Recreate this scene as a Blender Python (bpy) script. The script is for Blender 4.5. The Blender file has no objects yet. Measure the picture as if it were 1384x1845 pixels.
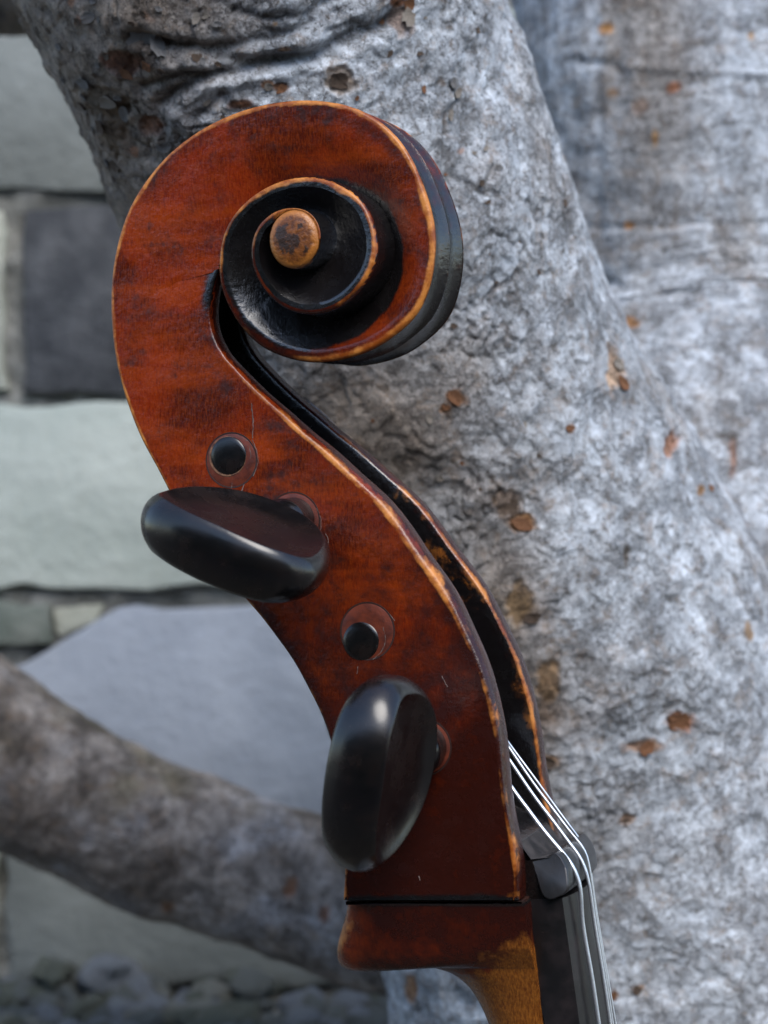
import bpy, bmesh, math, random
import numpy as np
from mathutils import Vector, Matrix

# ------------------------------------------------------------------ camera, world, sun, exposure
scene = bpy.context.scene
col = scene.collection
PXW, PXH, FPX, ZC = 1384.0, 1845.0, 3909.0, 1.0
cam_d = bpy.data.cameras.new('camera')
cam = bpy.data.objects.new('camera', cam_d)
col.objects.link(cam)
cam.location = (0, 0, ZC)
cam.rotation_euler = (math.radians(90), 0, 0)
cam_d.sensor_fit = 'VERTICAL'
cam_d.sensor_height = 23.6
cam_d.sensor_width = 17.7
cam_d.lens = 50.0
cam_d.clip_start = 0.02
cam_d.clip_end = 500
cam_d.dof.use_dof = True
cam_d.dof.focus_distance = 0.596
cam_d.dof.aperture_fstop = 9.0
scene.camera = cam

SUN_EL, SUN_AZ = 48.0, 160.0      # azimuth clockwise from +Y (north) seen from above
world = bpy.data.worlds.new('World')
scene.world = world
world.use_nodes = True
wn, wl = world.node_tree.nodes, world.node_tree.links
bg = wn['Background']
sky = wn.new('ShaderNodeTexSky')
sky.sky_type = 'NISHITA'
sky.sun_disc = False
sky.sun_elevation = math.radians(SUN_EL)
sky.sun_rotation = math.radians(SUN_AZ)
sky.air_density = 1.0
sky.dust_density = 1.0
sky.ozone_density = 1.2
wl.new(sky.outputs['Color'], bg.inputs['Color'])
bg.inputs['Strength'].default_value = 0.135
sun_d = bpy.data.lights.new('sun', 'SUN')
sun_d.energy = 1.35
sun_d.angle = math.radians(38)
sun_d.color = (1.0, 0.965, 0.92)
sun = bpy.data.objects.new('sun', sun_d)
col.objects.link(sun)
az, el = math.radians(SUN_AZ), math.radians(SUN_EL)
to_sun = Vector((math.sin(az) * math.cos(el), math.cos(az) * math.cos(el), math.sin(el)))
sun.rotation_euler = to_sun.to_track_quat('Z', 'Y').to_euler()
scene.view_settings.view_transform = 'Standard'
scene.view_settings.look = 'None'
scene.view_settings.exposure = 1.30
scene.view_settings.gamma = 1.0
scene.view_settings.use_curve_mapping = False
scene.render.engine = 'CYCLES'
scene.cycles.use_denoising = True
scene.cycles.max_bounces = 6

rng = np.random.RandomState(7)
random.seed(7)

# ------------------------------------------------------------------ numeric helpers
_perm = rng.permutation(256)
_perm = np.concatenate([_perm, _perm, _perm])
_grad = rng.normal(size=(256, 3))
_grad /= np.linalg.norm(_grad, axis=1)[:, None]

def perlin(p):
    p = np.asarray(p, float)
    i = np.floor(p).astype(int)
    f = p - i
    i &= 255
    u = f * f * f * (f * (f * 6 - 15) + 10)
    def g(dx, dy, dz):
        h = _perm[_perm[_perm[i[..., 0] + dx] + i[..., 1] + dy] + i[..., 2] + dz]
        gr = _grad[h]
        return gr[..., 0] * (f[..., 0] - dx) + gr[..., 1] * (f[..., 1] - dy) + gr[..., 2] * (f[..., 2] - dz)
    ux, uy, uz = u[..., 0], u[..., 1], u[..., 2]
    x00 = g(0, 0, 0) * (1 - ux) + g(1, 0, 0) * ux
    x10 = g(0, 1, 0) * (1 - ux) + g(1, 1, 0) * ux
    x01 = g(0, 0, 1) * (1 - ux) + g(1, 0, 1) * ux
    x11 = g(0, 1, 1) * (1 - ux) + g(1, 1, 1) * ux
    y0 = x00 * (1 - uy) + x10 * uy
    y1 = x01 * (1 - uy) + x11 * uy
    return (y0 * (1 - uz) + y1 * uz) * 1.6

def fbm(p, octaves=4, gain=0.5, lac=2.03):
    a, s, t = 1.0, 0.0, 0.0
    p = np.asarray(p, float)
    for k in range(octaves):
        s = s + a * perlin(p + 17.3 * k)
        t += a
        a *= gain
        p = p * lac
    return s / t

def sm(a, b, x):
    t = np.clip((np.asarray(x, float) - a) / (b - a), 0, 1)
    return t * t * (3 - 2 * t)

def lerp(a, b, t):
    return a + (b - a) * t

def spline(x, xs, ys):
    """natural cubic spline of ys (n, k) over xs at x"""
    xs = np.asarray(xs, float)
    ys = np.asarray(ys, float)
    if ys.ndim == 1:
        ys = ys[:, None]
        flat = True
    else:
        flat = False
    n = len(xs)
    h = np.diff(xs)
    A = np.eye(n)
    B = np.zeros_like(ys)
    for i in range(1, n - 1):
        A[i, i - 1] = h[i - 1]
        A[i, i] = 2 * (h[i - 1] + h[i])
        A[i, i + 1] = h[i]
        B[i] = 6 * ((ys[i + 1] - ys[i]) / h[i] - (ys[i] - ys[i - 1]) / h[i - 1])
    M = np.linalg.solve(A, B)
    x = np.asarray(x, float)
    k = np.clip(np.searchsorted(xs, x) - 1, 0, n - 2)
    d = (x - xs[k])[:, None]
    hk = h[k][:, None]
    b = (ys[k + 1] - ys[k]) / hk - hk * (2 * M[k] + M[k + 1]) / 6
    r = ys[k] + d * b + d * d * M[k] / 2 + d ** 3 * (M[k + 1] - M[k]) / (6 * hk)
    return r[:, 0] if flat else r

def arclen(P):
    P = np.asarray(P, float)
    return np.concatenate([[0], np.cumsum(np.linalg.norm(np.diff(P, axis=0), axis=1))])

def resample(P, n=None, t=None, key=2):
    P = np.asarray(P, float)
    s = arclen(P[:, :key])
    if t is None:
        t = np.linspace(0, 1, n)
    return spline(np.asarray(t) * s[-1], s, P)

def at(px, py, D):
    """a point D metres in front of the camera position (in metres, world)"""
    return np.array([(px - PXW / 2) / FPX * D, D, ZC - (py - PXH / 2) / FPX * D])

# ------------------------------------------------------------------ object helpers
def link(name, me, mats=None, parent=None, label=None, cat=None, kind=None, group=None):
    o = bpy.data.objects.new(name, me)
    col.objects.link(o)
    if mats is not None and me is not None and len(me.materials) == 0:
        me.materials.append(mats)
    if parent is not None:
        o.parent = parent
    for k, v in (('label', label), ('category', cat), ('kind', kind), ('group', group)):
        if v:
            o[k] = v
    return o

class Geo:
    """collects grids, loose faces and per-vertex float attributes for one mesh (units: mm)"""
    def __init__(self):
        self.v, self.f, self.n = [], [], 0
        self.att = {}
    def grid(self, P, att=None, close_i=False, close_j=False, flip=False):
        P = np.asarray(P, float)
        a, b = P.shape[:2]
        idx = np.arange(a * b).reshape(a, b) + self.n
        if close_i:
            idx = np.vstack([idx, idx[:1]])
        if close_j:
            idx = np.hstack([idx, idx[:, :1]])
        q = np.stack([idx[:-1, :-1], idx[:-1, 1:], idx[1:, 1:], idx[1:, :-1]], -1).reshape(-1, 4)
        if flip:
            q = q[:, ::-1]
        self.f.extend(q.tolist())
        self._add(P.reshape(-1, 3), att, (a, b))
        return idx
    def fan(self, ring, centre, att=None):
        n = len(ring)
        base = self.n
        self._add(np.vstack([ring, [centre]]), att, (n + 1,))
        for i in range(n):
            self.f.append([base + i, base + (i + 1) % n, base + n])
    def _add(self, V, att, shape):
        m = len(V)
        self.v.append(V)
        att = att or {}
        for k in set(self.att) | set(att):
            if k not in self.att:
                self.att[k] = [np.zeros(self.n)] if self.n else []
            val = att.get(k)
            self.att[k].append(np.zeros(m) if val is None else np.broadcast_to(val, shape).reshape(-1).astype(float))
        self.n += m
    def mesh(self, name, smooth=40, weld=1e-3, recalc=True, xf=None):
        V = np.vstack(self.v) * 0.001
        if xf is not None:
            V = xf(V)
        me = bpy.data.meshes.new(name)
        me.from_pydata(V.tolist(), [], self.f)
        for k, parts in self.att.items():
            a = me.attributes.new(k, 'FLOAT', 'POINT')
            a.data.foreach_set('value', np.concatenate(parts).astype(np.float32))
        if weld:
            bm = bmesh.new()
            bm.from_mesh(me)
            bmesh.ops.remove_doubles(bm, verts=bm.verts, dist=weld * 0.001)
            if recalc:
                bmesh.ops.recalc_face_normals(bm, faces=bm.faces)
            bm.to_mesh(me)
            bm.free()
        me.polygons.foreach_set('use_smooth', [True] * len(me.polygons))
        if smooth:
            me.set_sharp_from_angle(angle=math.radians(smooth))
        me.update()
        return me

def lathe(prof, n=40, axis=2):
    """prof: list of (radius, height) -> grid of points around local z"""
    a = np.linspace(0, 2 * np.pi, n, endpoint=False)
    prof = np.asarray(prof, float)
    P = np.zeros((n, len(prof), 3))
    P[..., 0] = np.cos(a)[:, None] * prof[None, :, 0]
    P[..., 1] = np.sin(a)[:, None] * prof[None, :, 0]
    P[..., 2] = prof[None, :, 1]
    return P

# ------------------------------------------------------------------ node helpers
class NT:
    def __init__(self, name):
        self.m = bpy.data.materials.new(name)
        self.m.use_nodes = True
        self.t = self.m.node_tree
        self.b = self.t.nodes['Principled BSDF']
    def n(self, typ, **kw):
        nd = self.t.nodes.new(typ)
        for k, v in kw.items():
            setattr(nd, k, v)
        return nd
    def put(self, sock, v):
        if isinstance(v, bpy.types.NodeSocket):
            self.t.links.new(v, sock)
        elif isinstance(v, (tuple, list)) and len(v) == 3 and sock.type == 'RGBA':
            sock.default_value = (*v, 1)
        else:
            sock.default_value = v
    def set(self, **kw):
        for k, v in kw.items():
            self.put(self.b.inputs[k.replace('_', ' ')], v)
    def attr(self, name, colour=False):
        a = self.n('ShaderNodeAttribute', attribute_name=name)
        return a.outputs['Color'] if colour else a.outputs['Fac']
    def coord(self, which='Object', scale=(1, 1, 1), rot=(0, 0, 0)):
        tc = self.n('ShaderNodeTexCoord')
        mp = self.n('ShaderNodeMapping')
        mp.inputs['Scale'].default_value = scale
        mp.inputs['Rotation'].default_value = rot
        self.t.links.new(tc.outputs[which], mp.inputs['Vector'])
        return mp.outputs['Vector']
    def noise(self, vec, scale, detail=4, rough=0.55, dist=0.0):
        nd = self.n('ShaderNodeTexNoise')
        self.put(nd.inputs['Vector'], vec)
        nd.inputs['Scale'].default_value = scale
        nd.inputs['Detail'].default_value = detail
        nd.inputs['Roughness'].default_value = rough
        nd.inputs['Distortion'].default_value = dist
        return nd.outputs['Fac']
    def voro(self, vec, scale, feature='DISTANCE_TO_EDGE', out='Distance', rnd=1.0):
        nd = self.n('ShaderNodeTexVoronoi', feature=feature)
        self.put(nd.inputs['Vector'], vec)
        nd.inputs['Scale'].default_value = scale
        nd.inputs['Randomness'].default_value = rnd
        return nd.outputs[out]
    def ramp(self, fac, a, b, lo=0.0, hi=1.0):
        nd = self.n('ShaderNodeMapRange', interpolation_type='SMOOTHSTEP')
        self.put(nd.inputs['Value'], fac)
        for k, v in (('From Min', a), ('From Max', b), ('To Min', lo), ('To Max', hi)):
            nd.inputs[k].default_value = v
        return nd.outputs['Result']
    def math(self, op, a, b=0.0, c=None, clamp=False):
        nd = self.n('ShaderNodeMath', operation=op, use_clamp=clamp)
        self.put(nd.inputs[0], a)
        self.put(nd.inputs[1], b)
        if c is not None:
            self.put(nd.inputs[2], c)
        return nd.outputs[0]
    def mix(self, fac, a, b, mode='MIX'):
        nd = self.n('ShaderNodeMix', data_type='RGBA', blend_type=mode)
        self.put(nd.inputs[0], fac)
        self.put(nd.inputs[6], a)
        self.put(nd.inputs[7], b)
        return nd.outputs[2]
    def bump(self, h, dist, strength=1.0, normal=None):
        nd = self.n('ShaderNodeBump')
        self.put(nd.inputs['Height'], h)
        nd.inputs['Distance'].default_value = dist
        nd.inputs['Strength'].default_value = strength
        if normal is not None:
            self.put(nd.inputs['Normal'], normal)
        return nd.outputs['Normal']

# ------------------------------------------------------------------ materials
def mat_varnish():
    M = NT('varnished_maple')
    ob = M.coord('Object')
    wear, grime, deep = M.attr('wear'), M.attr('grime'), M.attr('deep')
    amber = M.attr('amber')
    big = M.noise(ob, 42, 4, 0.6, 0.4)
    mid = M.noise(ob, 150, 5, 0.62)
    flame = M.noise(M.coord('Object', (25, 160, 25)), 1.0, 3, 0.5, 0.3)
    grain = M.noise(M.coord('Object', (2600, 420, 2600)), 1.0, 3, 0.6)
    c = M.mix(M.ramp(big, 0.38, 0.63), (0.052, 0.0046, 0.0013), (0.165, 0.0145, 0.0020))
    c = M.mix(M.ramp(flame, 0.42, 0.72, 0, 0.6), c, (0.28, 0.037, 0.0038))
    c = M.mix(M.ramp(grain, 0.35, 0.75, 0, 0.34), c, (0.29, 0.052, 0.006))
    c = M.mix(M.ramp(grain, 0.5, 0.2, 0, 0.5), c, (0.035, 0.005, 0.0025))
    # dirt smudges and old dents
    smudge = M.math('MULTIPLY', M.ramp(mid, 0.53, 0.68), M.ramp(big, 0.62, 0.40))
    c = M.mix(M.math('MULTIPLY', smudge, 0.7), c, (0.022, 0.009, 0.008))
    spot = M.ramp(M.voro(ob, 190, 'F1'), 0.13, 0.06)
    spot = M.math('MULTIPLY', spot, M.ramp(mid, 0.5, 0.58))
    c = M.mix(M.math('MULTIPLY', spot, 0.55), c, (0.012, 0.006, 0.006))
    # darker, older varnish
    dn = M.math('ADD', deep, M.math('MULTIPLY', M.math('SUBTRACT', mid, 0.5), 1.1))
    dn = M.math('MULTIPLY', M.ramp(dn, 0.08, 0.95), M.math('MINIMUM', M.math('MULTIPLY', deep, 4.0), 1.0))
    c = M.mix(dn, c, (0.024, 0.0042, 0.0024))
    # black grime packed into the hollows of the carving
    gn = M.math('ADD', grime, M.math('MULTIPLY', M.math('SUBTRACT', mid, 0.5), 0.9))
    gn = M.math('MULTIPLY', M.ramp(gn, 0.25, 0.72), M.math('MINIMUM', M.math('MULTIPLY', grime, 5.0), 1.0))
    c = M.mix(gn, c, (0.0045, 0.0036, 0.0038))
    # amber bare wood
    an = M.math('ADD', amber, M.math('MULTIPLY', M.math('SUBTRACT', mid, 0.5), 1.3))
    an = M.math('MULTIPLY', M.ramp(an, 0.35, 0.7), M.math('MINIMUM', M.math('MULTIPLY', amber, 4.0), 1.0))
    ambc = M.mix(M.ramp(grain, 0.3, 0.7), (0.10, 0.026, 0.004), (0.25, 0.085, 0.012))
    c = M.mix(an, c, ambc)
    # worn golden arrises
    fine = M.noise(ob, 640, 4, 0.65)
    wn_ = M.math('ADD', wear, M.math('MULTIPLY', M.math('SUBTRACT', fine, 0.5), 0.22))
    wn_ = M.math('ADD', wn_, M.math('MULTIPLY', M.math('SUBTRACT', M.noise(ob, 85, 4, 0.6), 0.5), 1.5))
    wm = M.math('MULTIPLY', M.ramp(wn_, 0.38, 0.82), M.math('MINIMUM', M.math('MULTIPLY', wear, 4.0), 1.0))
    gold = M.mix(M.ramp(M.math('ADD', M.math('MULTIPLY', mid, 0.75), M.math('MULTIPLY', fine, 0.25)), 0.40, 0.62), (0.21, 0.046, 0.0045), (0.50, 0.185, 0.034))
    c = M.mix(wm, c, gold)
    rough = M.math('ADD', 0.25, M.math('MULTIPLY', M.math('SUBTRACT', mid, 0.5), 0.35))
    rough = M.math('ADD', rough, M.math('MULTIPLY', wm, 0.12))
    h = M.math('ADD', M.math('MULTIPLY', M.noise(ob, 700, 3, 0.6), 0.6), M.math('MULTIPLY', M.noise(ob, 170, 3, 0.5), 1.2))
    h = M.math('ADD', h, M.math('MULTIPLY', grain, 0.25))
    M.set(Base_Color=c, Roughness=rough, IOR=1.5, Normal=M.bump(h, 0.00022, 0.9))
    M.put(M.b.inputs['Specular IOR Level'], M.math('ADD', 0.42, M.math('MULTIPLY', gn, 0.5)))
    return M.m

def mat_ebony(name='ebony', base=(0.0030, 0.0027, 0.0030), warm=(0.0105, 0.0055, 0.0042), r=0.235):
    M = NT(name)
    ob = M.coord('Object')
    st = M.noise(M.coord('Object', (500, 60, 500)), 1.0, 4, 0.6)
    mid = M.noise(ob, 120, 4, 0.6)
    sp = M.noise(ob, 1500, 2, 0.5)
    c = M.mix(M.ramp(mid, 0.4, 0.75, 0, 0.8), base, warm)
    c = M.mix(M.ramp(st, 0.45, 0.8, 0, 0.5), c, (0.0095, 0.0070, 0.0068))
    c = M.mix(M.ramp(sp, 0.70, 0.80, 0, 0.35), c, (0.12, 0.10, 0.09))
    rr = M.math('ADD', r, M.math('MULTIPLY', M.math('SUBTRACT', mid, 0.45), 0.3))
    h = M.math('ADD', M.noise(ob, 260, 3, 0.5), M.math('MULTIPLY', st, 0.25))
    M.set(Base_Color=c, Roughness=rr, IOR=1.55, Normal=M.bump(h, 0.00006, 0.8))
    return M.m

def mat_plain(name, c, rough=0.5, metal=0.0, var=None, scale=200, bump=0.0):
    M = NT(name)
    ob = M.coord('Object')
    nz = M.noise(ob, scale, 4, 0.6)
    cc = M.mix(M.ramp(nz, 0.3, 0.7), c, var if var else tuple(x * 0.7 for x in c))
    M.set(Base_Color=cc, Roughness=rough, Metallic=metal)
    if bump:
        M.set(Normal=M.bump(nz, bump))
    return M.m

def mat_bark(name, soft=1.0):
    M = NT(name)
    ob = M.coord('Object')
    colr = M.attr('pigment', True)
    crack = M.attr('crack')
    f0 = M.noise(ob, 70, 5, 0.6, 0.5)
    f1 = M.noise(ob, 300, 6, 0.70, 0.9)
    f2 = M.noise(ob, 1100, 4, 0.7, 0.4)
    rg = M.noise(ob, 420, 5, 0.62, 1.2)
    vein = M.ramp(M.math('ABSOLUTE', M.math('SUBTRACT', rg, 0.5)), 0.020, 0.0)      # thin wandering fissures
    vein = M.math('MULTIPLY', vein, M.ramp(f0, 0.44, 0.62))
    rough_zone = M.ramp(f0, 0.40, 0.62)
    dk = lambda k: M.mix(1.0, colr, k, 'MULTIPLY')
    c = M.mix(M.ramp(f0, 0.35, 0.70, 0, 0.6), colr, dk((0.66, 0.64, 0.63)))
    c = M.mix(M.math('MULTIPLY', M.ramp(f1, 0.465, 0.405), 0.72), c, dk((0.34, 0.305, 0.28)))
    c = M.mix(M.ramp(f1, 0.525, 0.575, 0, 0.7), c, dk((1.45, 1.46, 1.47)))
    c = M.mix(M.ramp(f2, 0.57, 0.72, 0, 0.45), c, dk((1.7, 1.7, 1.7)))
    c = M.mix(M.ramp(f2, 0.43, 0.28, 0, 0.75), c, dk((0.22, 0.19, 0.17)))
    f3 = M.noise(ob, 640, 5, 0.74, 1.2)
    warm = M.noise(ob, 130, 5, 0.65, 0.6)
    c = M.mix(M.math('MULTIPLY', M.ramp(warm, 0.52, 0.62, 0, 0.62), M.ramp(f3, 0.44, 0.52)), c, (0.22, 0.15, 0.095))
    c = M.mix(M.ramp(f3, 0.425, 0.385, 0, 0.85), c, (0.045, 0.037, 0.031))
    c = M.mix(M.ramp(f3, 0.57, 0.61, 0, 0.5), c, dk((1.5, 1.5, 1.5)))
    wob = M.n('ShaderNodeVectorMath', operation='ADD')
    nv = M.n('ShaderNodeTexNoise')
    M.put(nv.inputs['Vector'], ob)
    nv.inputs['Scale'].default_value = 190
    nv.inputs['Detail'].default_value = 5
    nv.inputs['Roughness'].default_value = 0.7
    sc = M.n('ShaderNodeVectorMath', operation='SCALE')
    M.put(sc.inputs[0], nv.outputs['Color'])
    sc.inputs['Scale'].default_value = 0.017
    M.put(wob.inputs[0], ob)
    M.put(wob.inputs[1], sc.outputs[0])
    sep = M.n('ShaderNodeSeparateColor')
    M.put(sep.inputs[0], M.voro(wob.outputs[0], 230, 'F1', 'Color'))
    plate = sep.outputs[0]
    pedge = M.math('MULTIPLY', M.ramp(M.voro(wob.outputs[0], 230), 0.055, 0.0), M.math('MULTIPLY', rough_zone, M.ramp(f1, 0.40, 0.56)))
    c = M.mix(M.math('MULTIPLY', M.ramp(plate, 0.55, 1.0, 0, 0.55), rough_zone), c, dk((0.55, 0.51, 0.48)))
    c = M.mix(M.ramp(plate, 0.35, 0.0, 0, 0.5), c, dk((1.35, 1.36, 1.38)))
    c = M.mix(M.math('MULTIPLY', pedge, 0.7), c, (0.030, 0.025, 0.022))
    c = M.mix(M.math('MULTIPLY', vein, 0.8), c, (0.022, 0.018, 0.016))
    c = M.mix(M.math('MULTIPLY', crack, 0.8), c, (0.03, 0.023, 0.019))
    h = M.math('ADD', M.math('MULTIPLY', f1, M.math('ADD', 0.55, M.math('MULTIPLY', rough_zone, 0.7))), M.math('MULTIPLY', f2, 0.42))
    h = M.math('ADD', h, M.math('MULTIPLY', f3, 0.5))
    h = M.math('ADD', h, M.math('MULTIPLY', plate, M.math('MULTIPLY', rough_zone, 0.10)))
    h = M.math('SUBTRACT', h, M.math('MULTIPLY', pedge, 0.25))
    h = M.math('SUBTRACT', h, M.math('MULTIPLY', vein, 0.25))
    M.set(Base_Color=c, Roughness=0.62, IOR=1.4, Normal=M.bump(h, 0.00095 * soft, 1.0))
    return M.m

def mat_stone(name, c, c2, sc=30, dirt=(0.10, 0.10, 0.085)):
    M = NT(name)
    ob = M.coord('Object')
    a = M.noise(ob, sc, 5, 0.6)
    b = M.noise(ob, sc * 9, 4, 0.65)
    st = M.noise(M.coord('Object', (70, 70, 9)), 1.0, 3, 0.6)
    cc = M.mix(M.ramp(a, 0.35, 0.7), c, c2)
    cc = M.mix(M.ramp(st, 0.55, 0.8, 0, 0.25), cc, dirt)
    cc = M.mix(M.ramp(b, 0.6, 0.8, 0, 0.4), cc, dirt)
    h = M.math('ADD', M.math('MULTIPLY', a, 1.0), M.math('MULTIPLY', b, 0.35))
    M.set(Base_Color=cc, Roughness=0.85, Normal=M.bump(h, 0.004))
    return M.m

VARN = mat_varnish()
EBONY = mat_ebony()
EBONY_FB = mat_ebony('fingerboard_ebony', (0.006, 0.0052, 0.0055), (0.018, 0.012, 0.012), 0.34)
EBONY_NUT = mat_ebony('nut_ebony', (0.013, 0.013, 0.014), (0.020, 0.018, 0.018), 0.34)
BUSH = mat_plain('bushing_wood', (0.135, 0.026, 0.010), 0.4, var=(0.055, 0.011, 0.006), scale=260, bump=0.0002)
RIMW = mat_plain('bare_wood_rim', (0.22, 0.105, 0.05), 0.5, var=(0.06, 0.022, 0.012), scale=500)
DARKRING = mat_plain('old_glue_line', (0.02, 0.009, 0.007), 0.5, scale=300)
STEEL = mat_plain('string_steel', (0.86, 0.88, 0.90), 0.42, 1.0, var=(0.72, 0.74, 0.77), scale=900)
BARK = mat_bark('pale_bark')
BARK2 = mat_bark('pale_bark_far', 1.2)
SCAR = mat_plain('flaked_bark', (0.30, 0.13, 0.055), 0.8, var=(0.16, 0.07, 0.035), scale=220, bump=0.0008)
MORTAR = mat_stone('mortar', (0.13, 0.13, 0.115), (0.25, 0.25, 0.23), 60, (0.045, 0.042, 0.036))

# ------------------------------------------------------------------ ground
GM = NT('bare_soil')
_ob = GM.coord('Object')
_c = GM.mix(GM.ramp(GM.noise(_ob, 4, 6), 0.35, 0.7), (0.055, 0.046, 0.036), (0.11, 0.095, 0.075))
GM.set(Base_Color=_c, Roughness=0.95, Normal=GM.bump(GM.noise(_ob, 30, 6), 0.02))
g = Geo()
gx = np.linspace(-120000, 120000, 41)
P = np.zeros((41, 41, 3))
P[..., 0], P[..., 1] = np.meshgrid(gx, gx, indexing='ij')
g.grid(P)
link('ground', g.mesh('ground', smooth=0), GM.m, kind='structure', label='bare brown soil in front of the stone wall')

# ------------------------------------------------------------------ leafy screen, added unseen behind the camera to darken reflections in the varnish
HM = mat_plain('added_hedge_leaf', (0.022, 0.038, 0.014), 0.6, var=(0.012, 0.022, 0.008), scale=60)
bm = bmesh.new()
r = bmesh.ops.create_cube(bm, size=1.0)
for v in bm.verts:
    v.co = Vector((v.co.x * 9, v.co.y * 0.7, v.co.z * 1.9))
me = bpy.data.meshes.new('added_hedge_core')
bm.to_mesh(me)
bm.free()
added_hedge = link('added_hedge', me, HM, None, label='tall clipped dark green leafy screen, added unseen behind the camera to darken reflections', cat='added_hedge')
added_hedge.location = (-0.5, -2.3, 0.95)
nl = 9000
c_ = np.stack([rng.uniform(-4.5, 4.5, nl), rng.uniform(0.30, 0.46, nl), rng.uniform(-0.95, 1.0, nl)], -1)
a_, b_ = rng.normal(size=(nl, 3)), rng.normal(size=(nl, 3))
a_ *= 0.035 / np.linalg.norm(a_, axis=1)[:, None]
b_ *= 0.022 / np.linalg.norm(b_, axis=1)[:, None]
V_ = np.stack([c_ - a_, c_ + b_, c_ + a_, c_ - b_], 1).reshape(-1, 3)
me = bpy.data.meshes.new('added_foliage')
me.from_pydata(V_.tolist(), [], np.arange(nl * 4).reshape(-1, 4).tolist())
link('added_foliage', me, HM, added_hedge, kind='stuff')

# ------------------------------------------------------------------ stone wall
WD = 1.150
SM = {
    'green': mat_stone('greenish_stone', (0.145, 0.158, 0.148), (0.205, 0.22, 0.207), 14),
    'dark': mat_stone('slate_grey_stone', (0.034, 0.037, 0.042), (0.080, 0.083, 0.088), 40, (0.03, 0.03, 0.03)),
    'cream': mat_stone('cream_stone', (0.37, 0.41, 0.365), (0.45, 0.485, 0.435), 14, (0.27, 0.285, 0.24)),
    'ivory': mat_stone('ivory_stone', (0.34, 0.35, 0.285), (0.45, 0.455, 0.39), 40),
    'blue': mat_stone('bluish_stone', (0.24, 0.268, 0.31), (0.315, 0.345, 0.39), 14, (0.18, 0.20, 0.22)),
    'moss': mat_stone('mossy_stone', (0.10, 0.12, 0.10), (0.17, 0.185, 0.16), 30),
}
wall = link('stone_wall', None, None, label='old wall of pale blocks in rough mortar behind the tree', cat='wall')
wall.location = (0, WD, 0)

def block(poly, mat, name='stone_block', depth=0.11, proud=0.0, parent=wall):
    """poly: outline in photo pixels on the wall face"""
    bm = bmesh.new()
    pts = []
    n = len(poly)
    for i in range(n):
        a, b = np.array(poly[i], float), np.array(poly[(i + 1) % n], float)
        L = np.linalg.norm(b - a)
        k = max(1, int(L / 45))
        for j in range(k):
            q = a + (b - a) * j / k
            jit = 7.0 if L > 60 else 4.0
            pts.append(q + rng.uniform(-jit, jit, 2))
    vs = []
    for q in pts:
        w_ = at(q[0], q[1], WD)
        vs.append(bm.verts.new((w_[0], -proud, w_[2])))
    f = bm.faces.new(vs)
    r = bmesh.ops.extrude_face_region(bm, geom=[f])
    for e in r['geom']:
        if isinstance(e, bmesh.types.BMVert):
            e.co.y += depth
    bmesh.ops.recalc_face_normals(bm, faces=bm.faces)
    front = [e for e in bm.edges if all(abs(v.co.y + proud) < 1e-6 for v in e.verts)]
    bmesh.ops.bevel(bm, geom=front, offset=0.004, segments=2, affect='EDGES', profile=0.6)
    me = bpy.data.meshes.new(name)
    bm.to_mesh(me)
    bm.free()
    me.polygons.foreach_set('use_smooth', [True] * len(me.polygons))
    me.set_sharp_from_angle(angle=math.radians(50))
    return link(name, me, mat, parent)

def rect(x0, y0, x1, y1):
    return [(x0, y0), (x1, y0), (x1, y1), (x0, y1)]

# rows seen between the limbs
block(rect(-330, 12, 640, 345), SM['green'])
block(rect(-420, 374, 10, 708), SM['ivory'])
block(rect(40, 372, 520, 710), SM['dark'])
block(rect(-560, 728, 640, 1058), SM['cream'], proud=0.002)
block(rect(-330, 1086, 88, 1163), SM['moss'], proud=0.003)
block([(205, 1092), (1010, 1090), (1010, 1470), (-300, 1470), (-300, 1226), (40, 1197), (110, 1158)], SM['blue'])
block(rect(12, 1487, 860, 1775), SM['green'])
block(rect(-600, 1487, -8, 1775), SM['cream'])
block([(97, 1092), (186, 1088), (176, 1120), (110, 1150), (99, 1140)], SM['ivory'], 'mortar_lump', 0.05, -0.004)
# the same courses going on beyond the view
tones = ['green', 'cream', 'blue', 'moss', 'dark', 'cream', 'green']
def run(y0, y1, xa, xb):
    x = xa
    while x < xb - 120:
        w_ = rng.choice([330, 480, 700, 900])
        x1 = min(x + w_, xb)
        if xb - x1 < 140:
            x1 = xb
        block(rect(x + 7, y0, x1 - 7, y1), SM[tones[rng.randint(len(tones))]])
        x = x1 + 14
for y0, y1, xl, xr in ((12, 345, -350, 660), (374, 708, -440, 540), (728, 1058, -580, 660), (1090, 1470, -320, 1030), (1487, 1775, -620, 880)):
    run(y0, y1, -2400, xl)
    run(y0, y1, xr, 3600)
for k in range(1, 5):
    run(12 - 358 * k, 345 - 358 * k, -2400, 3600)
# mortar core, slightly behind the faces, rough
g = Geo()
nx, nz = 420, 300
X = np.linspace(-720, 900, nx)
Z = np.linspace(700, 1700, nz)
XX, ZZ = np.meshgrid(X, Z, indexing='ij')
P = np.stack([XX, np.full_like(XX, 5.5), ZZ], -1)
nzv = fbm(P / 26.0, 4)
P[..., 1] -= np.clip(nzv, -1, 1) * 10 - np.abs(fbm(P / 9.0 + 4, 2)) * 3
g.grid(P)
link('mortar', g.mesh('mortar', smooth=0, weld=0), MORTAR, wall)
bm = bmesh.new()
bmesh.ops.create_cube(bm, size=1.0)
for v in bm.verts:
    v.co = Vector((0.09 + v.co.x * 1.62, 0.10 + v.co.y * 0.12, 0.85 + v.co.z * 1.68))
me = bpy.data.meshes.new('wall_core')
bm.to_mesh(me)
bm.free()
link('wall_core', me, MORTAR, wall)
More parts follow.
